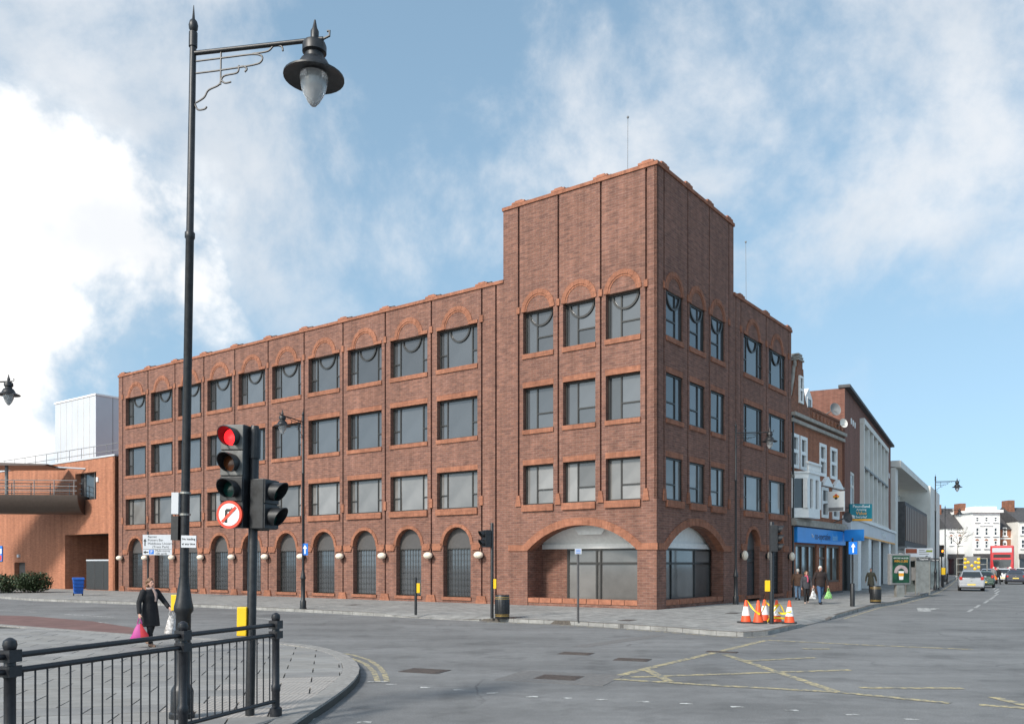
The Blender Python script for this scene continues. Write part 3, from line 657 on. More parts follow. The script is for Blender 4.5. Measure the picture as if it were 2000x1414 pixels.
for mp, e, mull, sn in ((mpL, 6.75, (.80, 3.55, 3.75, 5.3), 1.46), (mpR, 7.1, (1.42, 2.75, 5.2, 6.95), .74)):
    f = MB()
    for u in mull: f.fbox(mp, u - .05, u + .05, -sn - .06, -sn + .06, .3, 2.72)
    for z in (.34, 2.05, 2.68): f.fbox(mp, mull[0], mull[-1], -sn - .05, -sn + .05, z - .05, z + .05)
    o = f.build('shopfront', M['frame'], bld)
    for a, b in zip(mull, mull[1:]):
        for z0, z1 in ((.36, 2.03), (2.07, 2.66)): MB().fbox(mp, a + .04, b - .04, -sn - .01, -sn + .005, z0, z1).build('pane', M['glass_low'], o)
st = MB(); st.fbox(mpL, 1.4, 6.75, -1.55, -1.38, BASE, .29); st.fbox(mpR, 1.42, 7.1, -.82, -.66, BASE, .29); st.fbox(mpL, 5.35, 6.75, -1.5, -1.42, .29, 2.72); st.build('stall_riser', M['brick'], bld)
# whip aerials on the roofs
for x, y, zb, h_, lean in ((2.2, 2.6, TOPT - .3, 4.0, .03), (14.0, 1.6, TOPW - .3, 5.0, -.1)):
    a = MB(); a.tube([(x, y, zb), (x + lean, y, zb + h_)], .012, 5); a.ball((x + lean, y, zb + h_), .06, 6, 5); a.build('aerial', M['grey'], bld)
# globe lamps on the pilasters: hung on the wall, so each is a thing
ordn = ['far left', 'second from far left', 'third from far left', 'fourth from far left', 'fifth from far left', 'sixth from far left', 'seventh from far left', 'eighth from far left', 'ninth from far left', 'tenth from far left', 'nearest the tower']
proto = None
def globe_lamp(mp, u, label):
    global proto
    t = thing('globe_wall_lamp', label, 'wall lamp', BLD @ Vector(mp(u, 0, 2.45)), ROT if mp is mpR else ROT - math.pi / 2, 'cream globe lamps along the brick fronts')
    if proto is None:
        a = MB(); a.lathe([(.09, 0), (.09, .03)], 12); a.M = Matrix.Rotation(R(90), 4, 'X'); a2 = MB(); a2.M = Matrix.Rotation(R(90), 4, 'X'); a2.lathe([(.15, 0), (.15, .05), (.07, .07), (.06, .14)], 14)
        b = MB(); b.ball((0, -.26, .0), (.26, .20, .17), 18, 12)
        proto = (a2.mesh('bracket', M['black']), b.mesh('globe', M['globe'], True))
    inst(proto[0], 'bracket', t); o = inst(proto[1], 'globe', t)
    if mp is mpR: o.scale = (.72, .8, 1.45)
for i, g in enumerate(gL[::-1]): globe_lamp(mpL, g, 'cream globe lamp on the long brick front, ' + ordn[i] + (' of eleven' if i == 0 else ' of the row' if i < 10 else ''))
for g, s in zip(gR, ('left of the glazed side street door', 'right of the glazed side street door', 'at the bank end of the brick side front')): globe_lamp(mpR, g, 'cream globe lamp ' + s)

# ------------------------------------------------------------------ neighbours
def wgrid(parent, mp, u0, u1, z0, z1, m_frame, m_glass, n=0.0, depth=.12, bars=(), name='window', proud=.05, t=.08):
    f = MB(); f.fbox(mp, u0, u1, n - depth, n + proud, z0, z0 + t); f.fbox(mp, u0, u1, n - depth, n + proud, z1 - t, z1); f.fbox(mp, u0, u0 + t, n - depth, n + proud, z0 + t, z1 - t); f.fbox(mp, u1 - t, u1, n - depth, n + proud, z0 + t, z1 - t)
    for kind, v in bars:
        if kind == 'h': f.fbox(mp, u0 + t, u1 - t, n - depth + .01, n + proud - .02, v - t / 2, v + t / 2)
        else: f.fbox(mp, v - t / 2, v + t / 2, n - depth + .01, n + proud - .015, z0 + t, z1 - t)
    o = f.build(name, m_frame, parent); MB().fbox(mp, u0 + t * .5, u1 - t * .5, n + .004, n + .012, z0 + t * .5, z1 - t * .5).build('pane', m_glass, o)
    return o
M['glass_dark'] = pm('dark_window_glass', (.04, .045, .05), .06, var=.3, ns=.8, ior=1.7)
M['glass_shop'] = pm('shop_glass', (.16, .19, .19), .06, var=.5, ns=1.3, ior=1.7)
# ---- orange brick civic building on the left
civ = thing('orange_brick_building', 'low orange brick building with dark gateway and upper doorway left of the office building', 'building', (CX, CY, 0), ROT)
W0, W1, ZT = YE + .5, 90.0, 9.75
w = MB()
oa, ob = tL(212), tL(127); ua, ub = tL(188), tL(147); da, db = tL(49), tL(28)
panel(w, mpL, rect(W0, W1, BASE, ZT), [rect(oa, ob, .13, zL(170, 1043)), rect(ua, ub, zL(170, 976), zL(170, 923)), rect(da, db, .13, zL(38, 1098))], 0, .3, .5)
w.box(0, 25, W0, W0 + .3, BASE, ZT - .02); w.box(24.7, 25, W0 + .3, W1, BASE, ZT - .02); w.box(.02, 24.7, W0 + .3, W1, ZT - .4, ZT - .25)
w.box(.5, 5.0, ob, ob + .25, BASE, 4.4); w.box(4.8, 5.0, oa - .3, ob, BASE, 4.4)
w.build('wall', M['civic'], civ)
MB().box(.02, 5, oa - .4, ob + .3, zL(170, 1043) + .02, zL(170, 1043) + .25).build('gateway_soffit', M['dark'], civ)
MB().fbox(mpL, W0 - .04, W1, -.35, .06, ZT, ZT + .12).build('parapet_coping', M['lightgrey'], civ)
MB().fbox(mpL, ua, ub, -.5, -.42, zL(170, 976), zL(170, 923)).build('upper_door', M['glass_dark'], civ)
for v in (.0, .45): MB().fbox(mpL, ua + (ub - ua) * (v + .3), ua + (ub - ua) * (v + .3) + .08, -.42, -.36, zL(170, 976), zL(170, 923)).build('door_frame', M['grey'], civ)
d = MB().fbox(mpL, da, db, -.45, -.38, .13, zL(38, 1098)).build('door', M['slate'], civ); MB().fbox(mpL, da + .2, da + .4, -.38, -.365, 1.5, 1.75).build('notice', M['white'], d)
g_ = MB().fbox(mpL, oa + .05, tL(163), -.35, -.22, .15, zL(185, 1095)).build('gate', M['frame'], civ); MB().fbox(mpL, oa + .05, tL(163), -.37, -.2, zL(185, 1095), zL(185, 1095) + .1).build('gate_top_rail', M['lightgrey'], g_)
for k in range(1, 3): MB().fbox(mpL, oa + (tL(163) - oa) * k / 3 - .02, oa + (tL(163) - oa) * k / 3 + .02, -.22, -.205, .15, zL(185, 1095)).build('gate_stile', M['slate'], g_)
MB().box(4.74, 4.79, ob - 1.9, ob - 1.2, 1.5, 2.3).build('notice_board', M['lightgrey'], civ)
MB().fbox(mpL, tL(38) - .15, tL(38) + .15, 0, .14, zL(38, 1088), zL(38, 1085) + .1).build('door_light', M['lightgrey'], civ)
nb = MB().fbox(mpL, tL(6), tL(-14), .0, .08, zL(0, 1096), zL(0, 1066)).build('wall_notice', M['blue'], civ)
for k in range(2): MB().fbox(mpL, tL(5), tL(-12), .08, .085, zL(0, 1094) + k * .55, zL(0, 1094) + .42 + k * .55).build('notice_panel', M['signred'] if k == 0 else M['white'], nb)
MB().fbox(mpL, tL(193), tL(190), 0, .1, zL(191, 941), zL(191, 932)).build('entry_panel', M['white'], civ)
pb = MB(); pb.box(6, 15, 57, 64.3, ZT - .4, 16.7); o = pb.build('plant_room', M['lightgrey'], civ)
MB().box(5.93, 15.07, 56.93, 64.37, 16.7, 16.85).build('plant_room_capping', M['white'], o)
for k in range(1, 7): MB().box(5.975, 6, 57 + k * 1.04, 57.03 + k * 1.04, ZT - .3, 16.7).build('panel_joint', M['cream'], o)
for k in range(1, 6): MB().box(6 + k * 1.5, 6.03 + k * 1.5, 56.975, 57, ZT - .3, 16.7).build('panel_joint', M['grey'], o)
rl = MB()
for z in (ZT + .55, ZT + 1.05): rl.tube([(.6, W0 + .3, z), (.6, 62, z)], .025, 6)
for k in range(11): rl.tube([(.6, W0 + .4 + k * 1.85, ZT - .2), (.6, W0 + .4 + k * 1.85, ZT + 1.05)], .022, 6)
rl.build('roof_railing', M['grey'], civ)
tw = MB()
for k in range(5): tw.box(2.5, 4.5, 62.5 + k * 1.5, 63.4 + k * 1.5, ZT, ZT + .9)
tw.build('roof_plant', M['grey'], civ)
# ---- footbridge into the upper doorway
P0 = Vector((*(BLD @ Vector((0, (ua + ub) / 2, 0))).to_2d(), 0))
fb = thing('footbridge', 'dark curved footbridge with railings and flat canopy leading into the orange brick wall', 'footbridge', P0, R(184))
LB = 16.0; zd = 7.0
b = MB(); sec = [(1.3 * math.cos(math.pi + math.pi * i / 12), zd + .05 + 1.35 * math.sin(math.pi + math.pi * i / 12)) for i in range(13)]
nS = len(sec); b.add([(x, y, z) for x in (.05, LB) for y, z in sec], [(i, i + 1, nS + i + 1, nS + i) for i in range(nS - 1)] + [tuple(range(nS)), tuple(range(nS, 2 * nS)), (0, nS - 1, 2 * nS - 1, nS)])
b.build('deck', pm('bronze_cladding', (.10, .075, .062), .4, .4, var=.1), fb, True)
for y in (-1.25, 1.25):
    r = MB()
    for z in (zd + .35, zd + .68, zd + 1.1): r.tube([(.1, y, z), (LB, y, z)], .03, 6)
    r.build('handrail', M['grey'], fb)
    for k in range(12): MB().tube([(.3 + k * 1.4, y, zd), (.3 + k * 1.4, y, zd + 1.1)], .035, 6).build('railing_post', M['grey'], fb)
c = MB(); c.add([(2.2, -1.6, 9.15), (LB, -1.9, 9.0), (LB, 1.9, 9.0), (2.2, 1.6, 9.15), (2.0, -1.6, 9.25), (LB, -1.9, 9.55), (LB, 1.9, 9.55), (2.0, 1.6, 9.25)], [(3, 2, 1, 0), (4, 5, 6, 7), (0, 1, 5, 4), (1, 2, 6, 5), (2, 3, 7, 6), (3, 0, 4, 7)])
c.build('canopy', pm('canopy_metal', (.13, .10, .09), .4, .3), fb)
for k in (5.2, 11): MB().tube([(k, .9, zd), (k, .9, 9.2)], .12, 8).build('canopy_column', M['grey'], fb)
MB().tube([(2.2, 0, 9.2), (.0, 0, 9.1)], .06, 6).build('canopy_tie', M['lightgrey'], fb)
# ---- blue wheelie bin, shrubs, grass verge
p = gnd(153, 1163, KH); t = thing('wheelie_bin', 'blue plastic wheelie bin standing by the dark gateway', 'bin', p, R(30))
b = MB(); b.add([(x * s, y * s, z) for z, s in ((.12, .8), (.98, 1)) for x, y in ((-.3, -.34), (.3, -.34), (.3, .34), (-.3, .34))], [(3, 2, 1, 0), (4, 5, 6, 7), (0, 1, 5, 4), (1, 2, 6, 5), (2, 3, 7, 6), (3, 0, 4, 7)]); b.build('body', M['binblue'], t, bevel=.03)
MB().add([(-.33, -.38, .98), (.33, -.38, .98), (.33, .38, .98), (-.33, .38, .98), (-.31, -.33, 1.06), (.31, -.33, 1.06), (.31, .36, 1.1), (-.31, .36, 1.1)], [(3, 2, 1, 0), (4, 5, 6, 7), (0, 1, 5, 4), (1, 2, 6, 5), (2, 3, 7, 6), (3, 0, 4, 7)]).build('lid', M['binblue'], t)
for z in (.35, .55, .75): MB().box(-.31, .31, -.36, -.3, z, z + .03).build('rib', M['binblue'], t)
for x in (-.24, .24):
    wq = MB(); wq.M = Matrix.Translation((x, .26, .1)) @ Matrix.Rotation(R(90), 4, 'Y'); wq.lathe([(.1, -.03), (.1, .03)], 12); wq.build('wheel', M['rubber'], t)
def shrub(px, py, w, h_, n, label):
    p = gnd(px, py, KH); t = thing('evergreen_shrub', label, 'shrub', p, 0, 'evergreen shrubs by the orange brick wall')
    lf = MB(); rnd = random.Random(px)
    lob = [(rnd.uniform(-w / 3, w / 3), rnd.uniform(-w / 4, w / 4), h_ * rnd.uniform(.3, .62), rnd.uniform(.28, .42)) for _ in range(9)]
    for _ in range(n):
        a = rnd.choice(lob); v = Vector((rnd.gauss(0, 1), rnd.gauss(0, 1), rnd.gauss(0, 1))).normalized() * rnd.uniform(.6, 1.08)
        c = Vector((a[0] + v.x * w * a[3], a[1] + v.y * w * a[3], max(.05, a[2] + v.z * h_ * a[3]))); s = rnd.uniform(.05, .1)
        q = Matrix.Rotation(rnd.uniform(0, 6.28), 3, 'Z') @ Matrix.Rotation(rnd.uniform(-1.2, 1.2), 3, 'X')
        lf.add([c + q @ Vector(e) for e in ((-s * .5, 0, 0), (0, -s, 0), (s * .5, 0, .02), (0, s, 0))], [(0, 1, 2, 3)])
    lf.build('foliage', M['leaf'], t)
    st_ = MB()
    for a in lob: st_.tube([(0, 0, 0), (a[0] * .5, a[1] * .5, a[2] * .6), (a[0], a[1], a[2])], [.05, .03, .01], 5)
    st_.build('stem', M['bark'], t)
shrub(20, 1157, 3.6, 1.3, 5000, 'wide low dark evergreen shrub cut by the left edge of the picture')
shrub(67, 1157, 1.7, 1.45, 3500, 'small rounded evergreen shrub beside the grey door')
gv = MB(); rnd = random.Random(3)
for _ in range(5000):
    u = rnd.uniform(tL(85), tL(-30)); d = rnd.uniform(2.2, 4.6); x, y = -d, u; hh = rnd.uniform(.05, .13); a = rnd.uniform(0, 6.28)
    gv.add([(x, y, KH), (x + .03 * math.cos(a), y + .03 * math.sin(a), KH), (x + rnd.uniform(-.03, .03), y, KH + hh)], [(0, 1, 2)])
o = gv.build('grass_verge', M['grass']); o.matrix_world = BLD; tag(o, 'strip of grass below the shrubs at the far left', 'grass'); o['kind'] = 'stuff'

# ---- Victorian bank building
vic = thing('victorian_bank_building', 'red brick Victorian building with white windows, shaped gable and blue bank fascia', 'building', (CX, CY, 0), ROT)
V0, V1 = XE + .06, 27.3; VT = 10.55
u_ = tR
def zz(px, py): return zR(px, py)
w = MB()
bank_open = [rect(V0 + 1.0, V0 + 4.9, .7, 3.2), rect(V0 + 5.5, V0 + 6.9, .13, 3.2), rect(V0 + 7.0, V1 - .6, .85, 3.2)]
win2 = [(V0 + .25, V0 + 1.5, 7.6, 9.6), (V0 + 1.75, V0 + 3.0, 7.6, 9.6), (u_(1603), u_(1616), 7.55, 9.6), (u_(1624), u_(1637), 7.55, 9.6)]
win1 = [(u_(1607), u_(1620), 4.95, 6.9), (u_(1628), u_(1641), 4.95, 6.9)]
panel(w, mpR, rect(V0, V1, BASE, VT), bank_open + [rect(*q) for q in win2] + [rect(*q) for q in win1], -.1, .3, .3)
w.box(V0, V0 + .25, .4, 11, BASE, VT - .02); w.box(V1 - .25, V1, .4, 11, BASE, VT - .02); w.box(V0 + .25, V1 - .25, 10.8, 11, BASE, VT - .02)
w.build('wall', M['redbrick'], vic)
MB().box(V0 + .2, V1 - .2, .5, .7, BASE, VT - .3).build('inner_wall', M['dark'], vic)
for q in win2: wgrid(vic, mpR, q[0], q[1], q[2], q[3], M['white'], M['glass_dark'], n=-.2, bars=(('h', (q[2] + q[3]) / 2),), proud=.16, t=.2)
for q in win1:
    o = wgrid(vic, mpR, q[0], q[1], q[2], q[3], M['white'], M['glass_dark'], n=-.2, bars=(('h', (q[2] + q[3]) / 2),), proud=.16, t=.2)
    c_ = (q[0] + q[1]) / 2; MB().slab(mpR, [(q[0] - .25, 6.95), (q[1] + .25, 6.95), (q[1] + .15, 7.1), (c_, 7.55), (q[0] - .15, 7.1)], -.1, .16).build('pediment', M['white'], o)
# bay window with balustrade
b0, b1 = V0 + .2, V0 + 3.3
bay = MB(); bay.prism([(b0, .1), (b0 + .5, -.75), (b1 - .5, -.75), (b1, .1)], 4.7, 5.25); bay.prism([(b0, .1), (b0 + .5, -.75), (b1 - .5, -.75), (b1, .1)], 6.95, 7.25)
bay.prism([(b0 - .1, .1), (b0 + .42, -.85), (b1 - .42, -.85), (b1 + .1, .1)], 7.25, 7.35)
for x, y in ((b0 + .5, -.7), (b1 - .5, -.7), ((b0 + b1) / 2, -.7), (b0 + .08, 0), (b1 - .08, 0)): bay.box(x - .24, x + .24, y - .05, y + .2, 5.25, 6.95)
o = bay.build('bay_window', M['white'], vic)
for k in range(9): MB().lathe([(.06, 7.35), (.09, 7.5), (.05, 7.7), (.07, 7.8)], 8, (b0 + .5 + k * (b1 - b0 - 1) / 8, -.72, 0)).build('baluster', M['white'], o)
MB().box(b0 + .3, b1 - .3, -.82, -.62, 7.8, 7.92).build('balustrade_rail', M['white'], o)
for a, b in (((b0 + .05, .05), (b0 + .5, -.62)), ((b0 + .5, -.62), (b1 - .5, -.62)), ((b1 - .5, -.62), (b1 - .05, .05))):
    MB().add([(a[0], a[1], 5.25), (b[0], b[1], 5.25), (b[0], b[1], 6.95), (a[0], a[1], 6.95)], [(0, 1, 2, 3)]).build('pane', M['glass_dark'], o)
# cornices, gable, dormer, roof
cn_ = MB(); cn_.fbox(mpR, V0, V1, -.3, .22, VT, VT + .2); cn_.fbox(mpR, V0, V1, -.3, .1, VT - .35, VT - .15); cn_.fbox(mpR, V0, V1, -.3, .08, 7.0, 7.15); cn_.build('cornice', M['stone'], vic)
pp = MB(); pp.fbox(mpR, V0 + 3.6, V1, -.35, -.02, VT + .2, VT + .85); pp.fbox(mpR, V0 + 3.6, V1, -.4, .04, VT + .85, VT + .98); pp.build('parapet', M['oldbrick'], vic)
for k in range(9): MB().fbox(mpR, V0 + 3.8 + k * .75, V0 + 4.2 + k * .75, -.02, .04, VT + .35, VT + .7).build('parapet_panel', M['redbrick'], vic)
ga, gb, gc = V0 + .0, V0 + 3.5, V0 + 1.6
G = [(ga, VT + .2), (gb, VT + .2), (gb, VT + .8)] + [(gb - .25 - 1.0 * math.sin(R(a)), VT + .8 + 1.5 * (1 - math.cos(R(a)))) for a in (20, 45, 70, 90)] + [(gc + .55, VT + 3.0), (gc + .4, VT + 3.0), (gc + .4, VT + 3.5), (gc - .4, VT + 3.5), (gc - .4, VT + 3.0), (gc - .6, VT + 3.0), (gc - .75, VT + 2.3), (gc - 1.2, VT + 1.3), (ga, VT + .9)]
gm = MB(); gm.slab(mpR, G, -.45, -.02); og = gm.build('gable', M['oldbrick'], vic)
ed = MB()
for a, b in zip(G[2:], G[3:]): ed.tube([mpR(a[0], -.2, a[1]), mpR(b[0], -.2, b[1])], .11, 6)
for k in range(3): ed.fbox(mpR, gc - .5 + k * .08, gc + .5 - k * .08, -.5 + .03 * k, .05 - .03 * k, VT + 3.4 + k * .16, VT + 3.5 + k * .16)
ed.build('gable_coping', M['stone'], og)
wgrid(og, mpR, gc - .35, gc + .35, VT + .9, VT + 2.5, M['white'], M['glass_dark'], n=-.02, bars=(('h', VT + 1.7),), proud=.1, t=.12)
rf = MB(); rf.add([(V0, .4, VT + .1), (V1, .4, VT + .1), (V1, 5.5, VT + 2.3), (V0, 5.5, VT + 2.3), (V1, 11, VT), (V0, 11, VT)], [(0, 1, 2, 3), (3, 2, 4, 5)]); ro = rf.build('roof', M['slate'], vic)
dm = MB(); dc = u_(1602); dm.slab(mpR, [(dc - .7, VT + .7), (dc + .7, VT + .7), (dc + .7, VT + 1.9), (dc, VT + 2.5), (dc - .7, VT + 1.9)], -2.5, -.7); od = dm.build('dormer', M['white'], ro)
wgrid(od, mpR, dc - .42, dc + .42, VT + .9, VT + 1.9, M['white'], M['glass_dark'], n=-.7, t=.1)
MB().box(V1 - 1.5, V1 - .5, 3, 4.2, VT + .5, VT + 3.0).build('chimney', M['oldbrick'], ro)
# shopfront of the bank
fz0, fz1 = 3.28, 4.18
fa = MB().fbox(mpR, V0 + .6, V1 - .1, -.1, .14, fz0, fz1).build('fascia', M['bankblue'], vic)
lettering('The', .3, fa, (V0 + 3.6, -.15, 3.72), M['white'], align='RIGHT')
lettering('co-operative', .62, fa, (V0 + 5.4, -.15, 3.72), pm('navy_letter', (.02, .03, .09), .4)); lettering('bank', .62, fa, (V0 + 8.0, -.15, 3.72), pm('pale_blue_letter', (.3, .6, .85), .4))
cs = MB(); cs.fbox(mpR, V0, V1, -.1, .28, 4.25, 4.5); cs.fbox(mpR, V0, V1, -.1, .18, 4.5, 4.66); cs.build('shop_cornice', M['stone'], vic)
for a, b, z0, bars in ((V0 + 1.0, V0 + 4.9, .7, (('v', V0 + 2.3), ('v', V0 + 3.6))), (V0 + 5.5, V0 + 6.9, .13, (('h', 2.4),)), (V0 + 7.0, V1 - .6, .85, (('v', V0 + 8.5),))):
    wgrid(vic, mpR, a, b, z0, 3.2, M['wood'], M['glass_shop'], n=-.3, bars=bars, proud=.14, t=.13, name='shop_window' if z0 > .2 else 'shop_door')
MB().fbox(mpR, V0 + 6.0, V1 - .3, -.1, .03, .12, .25).build('plinth', M['slate'], vic)
MB().tube([mpR(V0 + .1, .05, .1), mpR(V0 + .1, .05, VT)], .06, 6).build('downpipe', M['black'], vic)
ps = thing('projecting_bank_sign', 'blue projecting bank sign hung at the end of the bank fascia', 'sign', BLD @ Vector((V1 - .6, -.14, 3.55)), ROT)
MB().box(-.06, .06, -1.3, -.05, 0, .75).build('panel', M['bankblue'], ps); MB().tube([(0, 0, .6), (0, -1.3, .6)], .03, 6).build('bracket', M['black'], ps)
eb = thing('estate_agent_board', 'white letting board with an orange and green flower mark fixed to the bank building', 'sign', BLD @ Vector((u_(1608), -.05, 5.3)), ROT)
MB().box(-.06, .06, -1.25, -.25, 0, 1.25).build('panel', M['white'], eb); MB().tube([(0, .0, .5), (0, -.4, .5)], .03, 6).build('bracket', M['grey'], eb)
MB().box(-.075, -.06, -1.2, -.3, .04, .25).build('grey_strip', M['grey'], eb)
for k, (yy, zz_, m_) in enumerate(((-.75, 1.0, 'signred'), (-.85, .93, 'amber'), (-.65, .93, 'amber'), (-.75, .83, 'leaf'))):
    b = MB(); b.ball((-.062, yy, zz_), (.02, .10, .09), 10, 6); b.build('flower_mark', M[m_], eb)

# ---- brick and concrete shop building, next along
P1 = BLD @ Vector((27.5, 0, 0)); ROT2 = math.atan2(.877, .480)
pl = thing('brick_and_concrete_shop_building', 'brown brick shop building with tall white concrete window grid and teal shop signs', 'building', P1, ROT2)
u2 = lambda px: (P1.x - (px - 1000) / F_PX * P1.y) / ((px - 1000) / F_PX * .877 - .480)
L2 = 33.6; H2 = 13.9
w = MB(); wa, wb = u2(1680), u2(1728)
s1a, s1b = 2.9, 5.3
panel(w, mpR, rect(0, L2, 4.9, H2), [rect(wa, wb, 5.6, H2 - 1.2), rect(s1a, s1b, 6.0, 8.6), rect(wb + 2, wb + 4.2, 6.2, 8.8)], 0, .3, .35)
w.box(0, .3, .3, 14, BASE, H2 - .02); w.box(L2 - .3, L2, .3, 14, BASE, H2 - .02); w.box(.3, L2 - .3, 13.7, 14, BASE, H2 - .02); w.box(.3, L2 - .3, .3, 13.7, H2 - .5, H2 - .3)
w.build('wall', M['brownbrick'], pl)
MB().fbox(mpR, -.1, L2 + .1, -.4, .35, H2, H2 + .2).build('eaves', M['slate'], pl)
MB().box(.35, L2 - .35, .6, .8, BASE, H2 - .6).build('inner_wall', M['dark'], pl)
gr = MB(); nF = 6
for k in range(nF + 1):
    x = wa + (wb - wa) * k / nF; gr.fbox(mpR, x - .22, x + .22, -.3, .3, 5.4, H2 - 1.1)
gr.fbox(mpR, wa - .3, wb + .3, -.3, .34, H2 - 1.25, H2 - .85); gr.fbox(mpR, wa - .3, wb + .3, -.3, .34, 5.2, 5.5)
og = gr.build('concrete_grid', M['cream'], pl)
for k in range(nF):
    x0, x1 = wa + (wb - wa) * k / nF + .2, wa + (wb - wa) * (k + 1) / nF - .2
    for z0, z1 in ((5.7, 8.8), (10.0, 12.6)):
        wgrid(og, mpR, x0, x1, z0, z1, M['cream'], M['glass_dark'], n=-.12, bars=(('h', z0 + .9), ('v', (x0 + x1) / 2)), t=.1)
    MB().fbox(mpR, x0, x1, -.25, -.02, 8.8, 10.0).build('spandrel', M['cream'], og); MB().fbox(mpR, x0 - .1, x1 + .1, -.1, .36, 9.3, 9.45).build('ledge', M['grey'], og)
wgrid(pl, mpR, s1a, s1b, 6.0, 8.6, M['cream'], M['glass_dark'], n=-.1, bars=(('h', 7.6), ('v', (s1a + s1b) / 2)), t=.2); wgrid(pl, mpR, wb + 2, wb + 4.2, 6.2, 8.8, M['cream'], M['glass_dark'], n=-.1, bars=(('v', wb + 3.1),), t=.2)
for k in range(3):
    MB().fbox(mpR, 3.0 + k * 1.0, 3.35 + k * 1.0, 0, .05, 11.9, 12.3).build('vent', M['white'], pl); MB().fbox(mpR, wb + 1.6 + k * 1.3, wb + 2.0 + k * 1.3, 0, .05, 10.6, 11.1).build('vent', M['white'], pl)
fa = MB().fbox(mpR, -.1, L2, -.2, .4, 4.0, 5.1).build('fascia', M['lightgrey'], pl); MB().fbox(mpR, -.1, L2, .402, .43, 4.0, 4.14).build('fascia_stripe', M['amber'], fa); MB().fbox(mpR, -.15, L2 + .05, -.2, .55, 5.1, 5.3).build('fascia_capping', M['white'], fa)
lettering('Poundland', .8, fa, (22, -.44, 4.6), M['white'])
for a, b in ((4.5, 6.3), (11, 13), (19, 20.5), (28, 30)): MB().fbox(mpR, a, b, -.2, .32, BASE, 4.0).build('pillar', M['white'], pl)
for a, b, m_ in ((.2, 4.5, 'glass_shop'), (6.3, 11, 'glass_shop'), (13, 19, 'teal'), (20.5, 28, 'teal'), (30, L2, 'teal')):
    o = MB().fbox(mpR, a, b, -.8, -.7, BASE, 4.0).build('shop_window', M[m_], pl); MB().fbox(mpR, a, b, -.7, -.68, .9, 1.15).build('window_stripe', M['amber'], o); MB().fbox(mpR, a, b, -.7, -.66, BASE, .5).build('stall_riser', M['slate'], o)
    if m_ == 'glass_shop': MB().fbox(mpR, a, b, -.7, -.685, 1.15, 2.5).build('window_vinyl', M['teal'], o)
sg = thing('projecting_shop_sign', 'teal projecting shop sign with white and orange lettering beyond the bank', 'sign', BLD @ Vector((27.5, -.1, 0)) + Vector((.3, .5, 4.95)), ROT2 - R(60))
MB().box(.1, 1.62, -.1, .1, 0, 1.15).build('panel', M['teal'], sg); MB().box(.1, 1.62, -.105, .105, 0, .14).build('stripe', M['amber'], sg); MB().tube([(-.5, 0, .9), (.1, 0, .9)], .03, 6).build('bracket', M['black'], sg)
lettering('Poundland', .28, sg, (.88, -.11, .98), M['white']); lettering('Amazing', .2, sg, (.88, -.11, .76), M['white']); lettering('Value', .34, sg, (.88, -.11, .52), M['amber']); lettering('Everyday!', .2, sg, (.88, -.11, .27), M['white'])
def dish(px, py, Y, r, label, m_):
    t = thing('satellite_dish', label, 'satellite dish', at(px, Y, py=py), R(20))
    d_ = MB(); d_.M = Matrix.Rotation(R(80), 4, 'X'); d_.lathe([(.02, .10), (r * .5, .14), (r, .28), (r, .30), (r * .5, .17), (.02, .13)], 24); d_.build('reflector', m_, t, True)
    MB().tube([(0, 0, 0), (0, -.5, -.15)], .02, 5).build('feed_arm', M['grey'], t); MB().tube([(0, .1, 0), (0, 1.3, -.3)], .04, 6).build('mount', M['grey'], t)
dish(1626, 802, 55.5, .42, 'dark grey satellite dish beside the bank dormer', M['grey']); dish(1642, 829, 56, .3, 'small pale satellite dish below the larger dark dish', M['cream']); dish(1650, 1012, 55, .35, 'dark satellite dish above the blue bank sign', M['slate'])

# ---- pale modern building with the overhanging roof
P2 = P1 + Vector((.480 * 34.2, .877 * 34.2, 0)); ROT3 = math.atan2(.864, .504)
mo = thing('pale_modern_building', 'pale rendered modern building with sloping roof overhang and dark louvred bay', 'building', P2, ROT3)
w = MB(); w.fbox(mpR, 0, 2.2, -12, .4, BASE, 11.9); w.fbox(mpR, 2.2, 33, -12, -2.5, BASE, 11.3); w.fbox(mpR, 33, 50, -12, 1.2, BASE, 12.6); w.fbox(mpR, 2.2, 33, -2.5, .3, BASE, 3.8)
w.build('wall', M['cream'], mo)
MB().add([mpR(0, .9, 11.9), mpR(33, .9, 11.9), mpR(33, -6, 12.6), mpR(0, -6, 12.6), mpR(0, .9, 12.6), mpR(33, .9, 12.6)], [(0, 1, 2, 3), (4, 5, 2, 3), (0, 1, 5, 4), (0, 4, 3), (1, 2, 5)]).build('roof_overhang', M['cream'], mo)
lo = MB(); lo.fbox(mpR, 3, 30, -2.5, 1.0, 3.9, 8.6); o = lo.build('louvred_bay', M['slate'], mo)
for k in range(14): MB().fbox(mpR, 3.4 + k * 1.9, 4.9 + k * 1.9, 1.0, 1.06, 4.5, 8.2).build('louvre_panel', M['wood'], o)
MB().fbox(mpR, 2.8, 30.2, -2.5, 1.2, 3.6, 3.9).build('bay_sill', M['grey'], o)
for k in range(5): wgrid(mo, mpR, 3.5 + k * 5.8, 8.3 + k * 5.8, .5, 3.3, M['grey'], M['glass_dark'], n=.3)

